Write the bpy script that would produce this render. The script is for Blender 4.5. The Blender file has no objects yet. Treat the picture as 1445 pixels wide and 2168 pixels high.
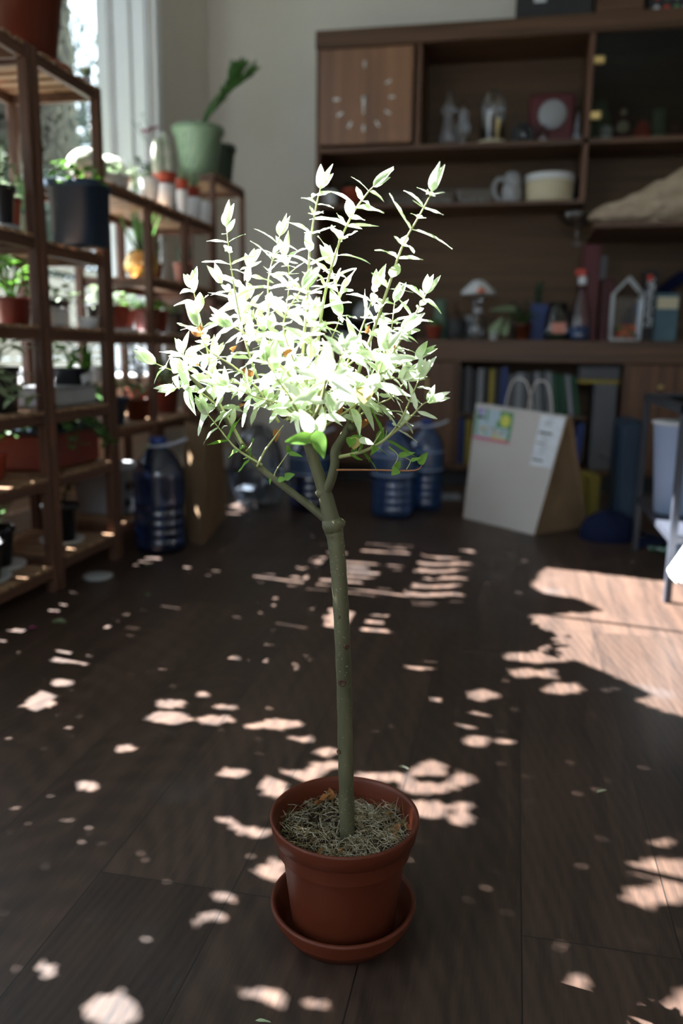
import bpy, math, random
import numpy as np
from math import sin, cos, pi, radians, sqrt
from mathutils import Vector, Matrix
random.seed(7)
R = random.Random(11)

# ------------------------------------------------------------------ camera
F, IW, IH, CH = 1735.0, 1445, 2168, 0.75
YAW, PITCH, ROLL = radians(11.6), radians(11.1), radians(0.8)
CM = Matrix.Rotation(YAW, 3, 'Z') @ Matrix.Rotation(pi/2-PITCH, 3, 'X') @ Matrix.Rotation(ROLL, 3, 'Z')
CL = Vector((0, 0, CH))
S = bpy.context.scene
COL = S.collection
cd = bpy.data.cameras.new('camera'); cam = bpy.data.objects.new('camera', cd); COL.objects.link(cam)
cam.matrix_world = Matrix.Translation(CL) @ CM.to_4x4()
cd.sensor_fit = 'VERTICAL'; cd.sensor_height = 36.0; cd.lens = 36.0*F/IH
cd.clip_start = 0.05; cd.clip_end = 200
cd.dof.use_dof = True; cd.dof.focus_distance = 1.0; cd.dof.aperture_fstop = 2.8
S.camera = cam

# ------------------------------------------------------------------ light
EL, AZ = radians(50), radians(10.5)
SD = Vector((cos(EL)*cos(AZ), -cos(EL)*sin(AZ), -sin(EL)))      # direction the sunlight travels
sl = bpy.data.lights.new('sun', 'SUN'); sl.energy = 88.0; sl.angle = radians(0.22); sl.color = (1.0, 0.985, 0.985)
so = bpy.data.objects.new('sun', sl); COL.objects.link(so)
so.rotation_euler = (-SD).to_track_quat('Z', 'Y').to_euler(); so.location = (-6, 2, 8)
w = bpy.data.worlds.new('world'); S.world = w; w.use_nodes = True
bg = w.node_tree.nodes['Background']; bg.inputs[0].default_value = (0.74, 0.87, 1.0, 1); bg.inputs[1].default_value = 4.7
def area(name, loc, rot, sx, sy, e, col):
    l = bpy.data.lights.new(name, 'AREA'); l.shape = 'RECTANGLE'; l.size = sx; l.size_y = sy; l.energy = e; l.color = col
    o = bpy.data.objects.new(name, l); COL.objects.link(o); o.location = loc; o.rotation_euler = rot
    return o
# fill lamps: daylight by the second window (left wall, behind the photographer), plus one added at the unseen rear
area('window_daylight', (-2.24, -0.55, 1.9), (0, radians(-90), 0), 2.4, 1.5, 17, (0.84, 0.88, 1.0))
area('rear_fill', (0.2, -2.14, 1.8), (radians(90), 0, 0), 1.3, 1.5, 1.0, (0.85, 0.92, 1.0))
S.view_settings.view_transform = 'Standard'; S.view_settings.look = 'None'
S.view_settings.exposure = 0.0; S.view_settings.gamma = 1.0; S.view_settings.use_curve_mapping = False
S.cycles.use_denoising = True
S.cycles.max_bounces = 8; S.cycles.diffuse_bounces = 4; S.cycles.transparent_max_bounces = 12
S.cycles.sample_clamp_indirect = 4.0
S.cycles.caustics_reflective = False; S.cycles.caustics_refractive = False

# ------------------------------------------------------------------ pixel -> place helpers
def ray(x, y): return CM @ Vector(((x-IW/2)/F, -(y-IH/2)/F, -1.0))
def atz(x, y, z=0.0):
    d = ray(x, y); return CL + d*((z-CH)/d.z)
def aty(x, y, Y):
    d = ray(x, y); return CL + d*(Y/d.y)
def atx(x, y, X):
    d = ray(x, y); return CL + d*(X/d.x)
CT = CM.transposed()
def proj(p):
    q = CT @ (Vector(p)-CL); return (IW/2+F*q.x/-q.z, IH/2-F*q.y/-q.z, -q.z)
def mpp(p): return proj(p)[2]/F          # metres per pixel at p

# ------------------------------------------------------------------ materials
def mat(name, c1, c2=None, rough=0.6, scale=12.0, spec=0.35, bump=0.0, metal=0.0, trans=0.0, stretch=(1, 1, 1), sharp=False, coat=0.0, alpha=None):
    m = bpy.data.materials.new(name); m.use_nodes = True; nt = m.node_tree; b = nt.nodes['Principled BSDF']
    c2 = c2 or tuple(v*0.82 for v in c1)
    tc = nt.nodes.new('ShaderNodeTexCoord'); mp = nt.nodes.new('ShaderNodeMapping'); mp.inputs['Scale'].default_value = stretch
    nt.links.new(tc.outputs['Object'], mp.inputs['Vector'])
    n = nt.nodes.new('ShaderNodeTexNoise'); n.inputs['Scale'].default_value = scale; n.inputs['Detail'].default_value = 4
    nt.links.new(mp.outputs[0], n.inputs['Vector'])
    r = nt.nodes.new('ShaderNodeValToRGB'); nt.links.new(n.outputs['Fac'], r.inputs[0])
    r.color_ramp.elements[0].position = 0.47 if sharp else 0.3; r.color_ramp.elements[1].position = 0.53 if sharp else 0.7
    r.color_ramp.elements[0].color = (*c2, 1); r.color_ramp.elements[1].color = (*c1, 1)
    nt.links.new(r.outputs[0], b.inputs['Base Color'])
    b.inputs['Roughness'].default_value = rough; b.inputs['Specular IOR Level'].default_value = spec; b.inputs['Metallic'].default_value = metal
    if coat: b.inputs['Coat Weight'].default_value = coat
    if bump:
        bp = nt.nodes.new('ShaderNodeBump'); bp.inputs['Strength'].default_value = bump; bp.inputs['Distance'].default_value = 0.004
        nt.links.new(n.outputs['Fac'], bp.inputs['Height']); nt.links.new(bp.outputs[0], b.inputs['Normal'])
    if trans:
        out = nt.nodes['Material Output']; t = nt.nodes.new('ShaderNodeBsdfTranslucent'); nt.links.new(r.outputs[0], t.inputs['Color'])
        mx = nt.nodes.new('ShaderNodeMixShader'); mx.inputs[0].default_value = trans
        nt.links.new(b.outputs[0], mx.inputs[1]); nt.links.new(t.outputs[0], mx.inputs[2]); nt.links.new(mx.outputs[0], out.inputs['Surface'])
    return m
def glassy(name, tint=(0.95, 0.97, 1.0), gloss=0.12, rough=0.03, body=0.0, bodycol=(0.1, 0.2, 0.5), flat=None):
    """thin clear sheet: transparent + a little reflection (+ tinted body)"""
    m = bpy.data.materials.new(name); m.use_nodes = True; nt = m.node_tree; nt.nodes.remove(nt.nodes['Principled BSDF']); out = nt.nodes['Material Output']
    t = nt.nodes.new('ShaderNodeBsdfTransparent'); t.inputs[0].default_value = (*tint, 1)
    g = nt.nodes.new('ShaderNodeBsdfGlossy'); g.inputs['Roughness'].default_value = rough
    lw = nt.nodes.new('ShaderNodeLayerWeight'); lw.inputs['Blend'].default_value = 0.35
    mu = nt.nodes.new('ShaderNodeMath'); mu.operation = 'MULTIPLY_ADD'; mu.inputs[1].default_value = 0.8; mu.inputs[2].default_value = gloss*0.3
    nt.links.new(lw.outputs['Fresnel'], mu.inputs[0])
    mx = nt.nodes.new('ShaderNodeMixShader')
    if flat is None: nt.links.new(mu.outputs[0], mx.inputs[0])
    else: mx.inputs[0].default_value = flat
    src = t
    if body > 0:
        d = nt.nodes.new('ShaderNodeBsdfDiffuse'); ns = nt.nodes.new('ShaderNodeTexNoise'); ns.inputs['Scale'].default_value = 9
        rr = nt.nodes.new('ShaderNodeValToRGB'); rr.color_ramp.elements[0].color = (*[v*0.8 for v in bodycol], 1); rr.color_ramp.elements[1].color = (*bodycol, 1)
        nt.links.new(ns.outputs['Fac'], rr.inputs[0]); nt.links.new(rr.outputs[0], d.inputs[0])
        tl = nt.nodes.new('ShaderNodeBsdfTranslucent'); nt.links.new(rr.outputs[0], tl.inputs[0])
        md = nt.nodes.new('ShaderNodeMixShader'); md.inputs[0].default_value = 0.5; nt.links.new(d.outputs[0], md.inputs[1]); nt.links.new(tl.outputs[0], md.inputs[2])
        m2 = nt.nodes.new('ShaderNodeMixShader'); m2.inputs[0].default_value = body
        nt.links.new(t.outputs[0], m2.inputs[1]); nt.links.new(md.outputs[0], m2.inputs[2]); src = m2
    nt.links.new(src.outputs[0], mx.inputs[1]); nt.links.new(g.outputs[0], mx.inputs[2]); nt.links.new(mx.outputs[0], out.inputs['Surface'])
    return m
def woodmat(name, c1, c2, axis='x', rough=0.5, sc=1.0, spec=0.3):
    """grain running along the given axis"""
    m = bpy.data.materials.new(name); m.use_nodes = True; nt = m.node_tree; b = nt.nodes['Principled BSDF']
    tc = nt.nodes.new('ShaderNodeTexCoord'); mp = nt.nodes.new('ShaderNodeMapping')
    mp.inputs['Scale'].default_value = {'x': (0.6*sc, 14*sc, 14*sc), 'y': (14*sc, 0.6*sc, 14*sc), 'z': (14*sc, 14*sc, 0.6*sc)}[axis]
    nt.links.new(tc.outputs['Object'], mp.inputs['Vector'])
    n = nt.nodes.new('ShaderNodeTexNoise'); n.inputs['Scale'].default_value = 2.2; n.inputs['Detail'].default_value = 8; n.inputs['Distortion'].default_value = 0.6
    nt.links.new(mp.outputs[0], n.inputs['Vector'])
    r = nt.nodes.new('ShaderNodeValToRGB'); r.color_ramp.elements[0].position = 0.32; r.color_ramp.elements[1].position = 0.68
    r.color_ramp.elements[0].color = (*c2, 1); r.color_ramp.elements[1].color = (*c1, 1)
    nt.links.new(n.outputs['Fac'], r.inputs[0]); nt.links.new(r.outputs[0], b.inputs['Base Color'])
    b.inputs['Roughness'].default_value = rough; b.inputs['Specular IOR Level'].default_value = spec
    return m
def floormat():
    m = bpy.data.materials.new('dark_oak_planks'); m.use_nodes = True; nt = m.node_tree; b = nt.nodes['Principled BSDF']; L = nt.links.new
    geo = nt.nodes.new('ShaderNodeNewGeometry'); sep = nt.nodes.new('ShaderNodeSeparateXYZ'); L(geo.outputs['Position'], sep.inputs[0])
    ax = nt.nodes.new('ShaderNodeMath'); ax.operation = 'ADD'; ax.inputs[1].default_value = 0.352+4.0; L(sep.outputs['X'], ax.inputs[0])
    ay = nt.nodes.new('ShaderNodeMath'); ay.operation = 'ADD'; ay.inputs[1].default_value = 4.1; L(sep.outputs['Y'], ay.inputs[0])
    cb = nt.nodes.new('ShaderNodeCombineXYZ'); L(ay.outputs[0], cb.inputs['X']); L(ax.outputs[0], cb.inputs['Y'])
    br = nt.nodes.new('ShaderNodeTexBrick'); L(cb.outputs[0], br.inputs['Vector'])
    br.inputs['Scale'].default_value = 1.0; br.inputs['Brick Width'].default_value = 1.27; br.inputs['Row Height'].default_value = 0.2
    br.inputs['Mortar Size'].default_value = 0.0011; br.inputs['Mortar Smooth'].default_value = 0.3; br.offset = 0.41; br.offset_frequency = 3
    br.inputs['Color1'].default_value = (0.0, 0.0, 0.0, 1); br.inputs['Color2'].default_value = (1, 1, 1, 1); br.inputs['Mortar'].default_value = (0.5, 0.5, 0.5, 1)
    # grain: distorted rings stretched along the plank, shifted per plank
    mpn = nt.nodes.new('ShaderNodeMapping'); mpn.inputs['Scale'].default_value = (26, 2.2, 1); L(geo.outputs['Position'], mpn.inputs['Vector'])
    addv = nt.nodes.new('ShaderNodeVectorMath'); addv.operation = 'ADD'; L(mpn.outputs[0], addv.inputs[0])
    sc = nt.nodes.new('ShaderNodeVectorMath'); sc.operation = 'SCALE'; sc.inputs['Scale'].default_value = 9.0; L(br.outputs['Color'], sc.inputs[0]); L(sc.outputs[0], addv.inputs[1])
    n1 = nt.nodes.new('ShaderNodeTexNoise'); n1.inputs['Scale'].default_value = 1.1; n1.inputs['Detail'].default_value = 7; n1.inputs['Distortion'].default_value = 1.0; L(addv.outputs[0], n1.inputs['Vector'])
    n2 = nt.nodes.new('ShaderNodeTexNoise'); n2.inputs['Scale'].default_value = 14; n2.inputs['Detail'].default_value = 3; L(addv.outputs[0], n2.inputs['Vector'])
    mpw = nt.nodes.new('ShaderNodeMapping'); mpw.inputs['Scale'].default_value = (9, 1.6, 1); L(geo.outputs['Position'], mpw.inputs['Vector'])
    addw = nt.nodes.new('ShaderNodeVectorMath'); addw.operation = 'ADD'; L(mpw.outputs[0], addw.inputs[0]); L(sc.outputs[0], addw.inputs[1])
    wv = nt.nodes.new('ShaderNodeTexWave'); wv.wave_type = 'RINGS'; wv.rings_direction = 'Z'; wv.inputs['Scale'].default_value = 2.8; wv.inputs['Distortion'].default_value = 3.0
    wv.inputs['Detail'].default_value = 2; L(addw.outputs[0], wv.inputs['Vector'])
    r = nt.nodes.new('ShaderNodeValToRGB'); e = r.color_ramp.elements
    e[0].position = 0.30; e[0].color = (0.019, 0.0122, 0.0098, 1); e[1].position = 0.72; e[1].color = (0.072, 0.042, 0.029, 1)
    mixg = nt.nodes.new('ShaderNodeMixRGB'); mixg.inputs[0].default_value = 0.13; L(n1.outputs['Fac'], mixg.inputs[1]); L(wv.outputs['Fac'], mixg.inputs[2])
    mixh = nt.nodes.new('ShaderNodeMixRGB'); mixh.inputs[0].default_value = 0.25; L(mixg.outputs[0], mixh.inputs[1]); L(n2.outputs['Fac'], mixh.inputs[2])
    L(mixh.outputs[0], r.inputs[0])
    # plank tone
    tone = nt.nodes.new('ShaderNodeMapRange'); tone.inputs['To Min'].default_value = 0.72; tone.inputs['To Max'].default_value = 1.25; L(br.outputs['Color'], tone.inputs['Value'])
    mul = nt.nodes.new('ShaderNodeVectorMath'); mul.operation = 'SCALE'; L(r.outputs[0], mul.inputs[0]); L(tone.outputs[0], mul.inputs['Scale'])
    # worn pale scuffs
    n3 = nt.nodes.new('ShaderNodeTexNoise'); n3.inputs['Scale'].default_value = 3.0; n3.inputs['Detail'].default_value = 5; L(geo.outputs['Position'], n3.inputs['Vector'])
    r3 = nt.nodes.new('ShaderNodeValToRGB'); r3.color_ramp.elements[0].position = 0.60; r3.color_ramp.elements[1].position = 0.78; r3.color_ramp.elements[1].color = (0.35, 0.35, 0.35, 1); L(n3.outputs['Fac'], r3.inputs[0])
    mx3 = nt.nodes.new('ShaderNodeMixRGB'); mx3.inputs[2].default_value = (0.085, 0.085, 0.09, 1); L(r3.outputs[0], mx3.inputs[0]); L(mul.outputs[0], mx3.inputs[1])
    # seams
    seam = nt.nodes.new('ShaderNodeMixRGB'); seam.inputs[2].default_value = (0.008, 0.006, 0.005, 1); L(br.outputs['Fac'], seam.inputs[0]); L(mx3.outputs[0], seam.inputs[1])
    L(seam.outputs[0], b.inputs['Base Color'])
    rr = nt.nodes.new('ShaderNodeMapRange'); rr.inputs['To Min'].default_value = 0.36; rr.inputs['To Max'].default_value = 0.58; L(n3.outputs['Fac'], rr.inputs['Value']); L(rr.outputs[0], b.inputs['Roughness'])
    b.inputs['Specular IOR Level'].default_value = 0.42
    bp = nt.nodes.new('ShaderNodeBump'); bp.inputs['Strength'].default_value = 0.25; bp.inputs['Distance'].default_value = 0.001; L(mixh.outputs[0], bp.inputs['Height']); L(bp.outputs[0], b.inputs['Normal'])
    return m

M = {}
M['floor'] = floormat()
M['wall'] = mat('olive_plaster', (0.74, 0.70, 0.63), (0.70, 0.66, 0.59), 0.9, 3, 0.1)
M['ceil'] = mat('ceiling_paint', (0.6, 0.6, 0.58), None, 0.9, 3, 0.1)
M['trim'] = mat('white_gloss_paint', (0.84, 0.86, 0.88), (0.80, 0.83, 0.85), 0.5, 5, 0.3)
M['outpaint'] = mat('cream_siding', (0.30, 0.27, 0.21), (0.25, 0.225, 0.175), 0.8, 4)
M['lawn'] = mat('lawn', (0.075, 0.085, 0.055), (0.04, 0.05, 0.03), 0.9, 9)
M['bamboo'] = woodmat('stained_bamboo', (0.13, 0.060, 0.036), (0.06, 0.028, 0.018), 'y', 0.5)
M['bamboo_z'] = woodmat('stained_bamboo_post', (0.13, 0.060, 0.036), (0.06, 0.028, 0.018), 'z', 0.5)
M['bamboo_x'] = woodmat('stained_bamboo_slat', (0.34, 0.21, 0.12), (0.18, 0.10, 0.055), 'x', 0.5)
M['walnut'] = woodmat('walnut_veneer', (0.135, 0.068, 0.036), (0.060, 0.030, 0.016), 'x', 0.42)
M['walnut_z'] = woodmat('walnut_veneer_upright', (0.150, 0.072, 0.038), (0.068, 0.032, 0.017), 'z', 0.42)
M['walnut_door'] = woodmat('walnut_clock_door', (0.27, 0.125, 0.060), (0.15, 0.068, 0.034), 'z', 0.32, 0.55, 0.5)
M['walnut_back'] = woodmat('walnut_backboard', (0.115, 0.066, 0.034), (0.070, 0.040, 0.020), 'x', 0.6)
M['glass'] = glassy('clear_glass')
M['pane'] = glassy('window_glass', (0.97, 0.98, 0.98), flat=0.04)
M['smoked'] = glassy('smoked_glass', (0.62, 0.64, 0.63), flat=0.02)
M['brass'] = mat('brass', (0.75, 0.55, 0.22), None, 0.3, 20, 0.5, metal=0.9)
M['chrome'] = mat('brushed_steel', (0.75, 0.75, 0.72), None, 0.3, 20, 0.5, metal=0.8)
M['terra'] = mat('terracotta_plastic', (0.096, 0.020, 0.0075), (0.088, 0.018, 0.007), 0.48, 6, 0.3)
M['terra_red'] = mat('brick_red_plastic', (0.34, 0.062, 0.034), (0.28, 0.05, 0.03), 0.5, 8, 0.4)
M['darkred'] = mat('dark_red_plastic', (0.16, 0.028, 0.020), None, 0.5, 8)
M['maroon'] = mat('maroon_card', (0.085, 0.008, 0.011), None, 0.5, 8)
M['pink_terra'] = mat('pink_terracotta', (0.48, 0.20, 0.15), None, 0.6, 8)
M['black'] = mat('black_plastic', (0.014, 0.016, 0.018), (0.009, 0.010, 0.012), 0.45, 8, 0.3)
M['navy'] = mat('navy_plastic', (0.016, 0.035, 0.065), (0.012, 0.026, 0.05), 0.5, 4, 0.35)
M['navycloth'] = mat('navy_cloth', (0.010, 0.015, 0.045), (0.007, 0.010, 0.032), 0.9, 40, 0.1, bump=0.4)
M['sage'] = mat('sage_green_plastic', (0.21, 0.30, 0.19), None, 0.5, 5)
M['darkgreen'] = mat('dark_green_plastic', (0.05, 0.075, 0.05), None, 0.5, 5)
M['white'] = mat('white_ceramic', (0.72, 0.73, 0.74), (0.66, 0.67, 0.69), 0.35, 6, 0.5)
M['whiteplastic'] = mat('white_plastic', (0.62, 0.64, 0.66), None, 0.45, 6, 0.4)
M['greyplastic'] = mat('grey_plastic', (0.36, 0.37, 0.39), None, 0.5, 6, 0.3)
M['binwhite'] = mat('bin_blue_white', (0.42, 0.54, 0.76), None, 0.5, 3, 0.3, trans=0.3)
M['cream'] = mat('cream_ceramic', (0.62, 0.55, 0.38), (0.55, 0.48, 0.32), 0.4, 4, 0.4)
M['paper'] = mat('kraft_paper', (0.50, 0.40, 0.30), (0.38, 0.29, 0.20), 0.8, 9, 0.15, bump=0.6)
M['paper_pale'] = mat('pale_kraft_paper', (0.54, 0.505, 0.48), (0.50, 0.465, 0.44), 0.75, 5, 0.2, bump=0.15)
M['paper_dark'] = mat('brown_kraft_paper', (0.22, 0.145, 0.085), (0.18, 0.12, 0.07), 0.8, 7, 0.1, bump=0.2)
M['label'] = mat('white_label', (0.72, 0.75, 0.80), None, 0.6, 40)
M['ink'] = mat('ink', (0.02, 0.035, 0.02), None, 0.6, 30)
M['stickerblue'] = mat('sticker_pale_blue', (0.42, 0.52, 0.60), (0.36, 0.46, 0.52), 0.5, 60)
M['stickergreen'] = mat('sticker_green', (0.12, 0.30, 0.12), None, 0.5, 60)
M['stickeryellow'] = mat('sticker_yellow', (0.66, 0.66, 0.10), None, 0.5, 60)
M['stickerpink'] = mat('sticker_pink', (0.62, 0.12, 0.22), None, 0.5, 60)
M['stickerviolet'] = mat('sticker_violet', (0.36, 0.25, 0.55), None, 0.5, 60)
M['stickerorange'] = mat('sticker_orange', (0.60, 0.32, 0.18), None, 0.5, 60)
M['bottleblue'] = glassy('blue_bottle_plastic', (0.30, 0.47, 0.78), 0.25, 0.08, 0.42, (0.07, 0.19, 0.48))
M['bottledark'] = glassy('dark_blue_bottle_plastic', (0.22, 0.35, 0.62), 0.25, 0.08, 0.34, (0.02, 0.05, 0.15))
M['bottlelabel'] = glassy('bottle_label_film', (0.5, 0.62, 0.85), 0.2, 0.2, 0.75, (0.10, 0.20, 0.42))
M['bottleband'] = mat('label_pale_band', (0.32, 0.42, 0.60), None, 0.5, 20)
M['bottleclear'] = glassy('clear_film_plastic', (0.72, 0.78, 0.85), 0.3, 0.12, 0.22, (0.12, 0.14, 0.18))
M['handlew'] = mat('white_handle_plastic', (0.50, 0.54, 0.66), None, 0.45, 10)
M['capblue'] = mat('blue_cap_plastic', (0.02, 0.05, 0.22), None, 0.4, 10)
M['greenglass'] = glassy('green_bottle', (0.12, 0.62, 0.36), 0.4, 0.05, 0.35, (0.01, 0.30, 0.14))
M['bluelabel'] = mat('blue_card', (0.018, 0.04, 0.16), None, 0.5, 8)
M['teal'] = mat('teal_card', (0.08, 0.15, 0.18), (0.06, 0.12, 0.15), 0.6, 9)
M['red'] = mat('red_plastic', (0.55, 0.05, 0.03), None, 0.4, 8)
M['orange'] = mat('orange_plastic', (0.70, 0.16, 0.05), None, 0.4, 8)
M['salmon'] = mat('salmon_label', (0.60, 0.24, 0.18), None, 0.6, 8)
M['yellow'] = mat('yellow_card', (0.30, 0.23, 0.04), None, 0.6, 8)
M['green'] = mat('green_card', (0.02, 0.075, 0.04), None, 0.6, 8)
M['greybook'] = mat('grey_card', (0.10, 0.10, 0.11), None, 0.6, 8)
M['darkbook'] = mat('dark_card', (0.025, 0.025, 0.028), None, 0.6, 8)
M['whitebook'] = mat('white_card', (0.26, 0.27, 0.29), None, 0.6, 8)
M['steel_dark'] = mat('dark_grey_metal', (0.045, 0.05, 0.065), None, 0.4, 10, 0.5, metal=0.3)
M['bluefluid'] = glassy('blue_liquid', (0.06, 0.25, 0.75), 0.2, 0.05, 0.6, (0.03, 0.20, 0.60))
M['brassleaf'] = mat('polished_copper_gold', (0.80, 0.38, 0.14), (0.75, 0.60, 0.20), 0.22, 9, 0.6, metal=0.7)
M['soil'] = mat('potting_soil', (0.040, 0.026, 0.017), (0.014, 0.010, 0.008), 0.95, 60, 0.05, bump=1.0)
M['straw'] = mat('dry_grass', (0.34, 0.27, 0.15), (0.16, 0.125, 0.055), 0.8, 40, 0.1)
M['bark'] = mat('green_grey_bark', (0.110, 0.104, 0.056), (0.056, 0.058, 0.030), 0.6, 45, 0.3, bump=0.5, stretch=(1, 1, 0.25))
M['lentil'] = mat('pale_lenticels', (0.33, 0.30, 0.22), None, 0.7, 60)
M['scar'] = mat('brown_bark_scar', (0.10, 0.06, 0.035), (0.05, 0.03, 0.02), 0.8, 60, 0.2, bump=0.6)
M['twig'] = mat('young_green_twig', (0.36, 0.38, 0.18), (0.28, 0.30, 0.13), 0.55, 40, 0.3)
M['redtwig'] = mat('red_brown_twig', (0.30, 0.12, 0.05), (0.20, 0.09, 0.04), 0.5, 40, 0.3)
M['leaf_willow'] = mat('variegated_willow_leaf', (0.82, 0.85, 0.74), (0.36, 0.50, 0.22), 0.5, 42, 0.3, trans=0.35)
M['leaf_green'] = mat('plain_green_willow_leaf', (0.16, 0.32, 0.045), (0.10, 0.23, 0.03), 0.5, 60, 0.3, trans=0.4)
M['leaf_dead'] = mat('dry_brown_leaf', (0.36, 0.15, 0.05), (0.22, 0.09, 0.03), 0.7, 60, 0.2, trans=0.25)
M['leaf_yellow'] = mat('yellowed_leaf', (0.62, 0.55, 0.22), (0.50, 0.38, 0.12), 0.6, 60, 0.2, trans=0.3)
M['g_bright'] = mat('bright_green_leaf', (0.14, 0.32, 0.04), (0.07, 0.19, 0.025), 0.45, 30, 0.4, trans=0.45)
M['g_mid'] = mat('mid_green_leaf', (0.09, 0.20, 0.05), (0.05, 0.12, 0.035), 0.42, 30, 0.4, trans=0.35)
M['g_dark'] = mat('dark_green_leaf', (0.030, 0.075, 0.030), (0.018, 0.045, 0.02), 0.35, 30, 0.45, trans=0.2)
M['g_pale'] = mat('pale_green_leaf', (0.30, 0.38, 0.24), (0.19, 0.27, 0.14), 0.5, 30, 0.3, trans=0.3)
M['g_blue'] = mat('blue_green_leaf', (0.15, 0.24, 0.18), (0.10, 0.17, 0.12), 0.5, 30, 0.3, trans=0.15)
M['w_cactus'] = mat('white_woolly_cactus', (0.62, 0.62, 0.55), (0.34, 0.40, 0.28), 0.9, 30, 0.1, bump=0.6)
M['pink'] = mat('pink_petals', (0.30, 0.05, 0.15), None, 0.6, 20, 0.2, trans=0.3)
M['screen_leaf'] = mat('dark_screen_leaf', (0.035, 0.042, 0.032), (0.018, 0.024, 0.017), 0.6, 5, 0.1)
M['tree_leaf'] = mat('garden_tree_leaf', (0.085, 0.115, 0.085), (0.045, 0.065, 0.048), 0.5, 5, 0.3)
M['tree_bark'] = mat('garden_tree_bark', (0.12, 0.09, 0.06), None, 0.9, 20)

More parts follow.
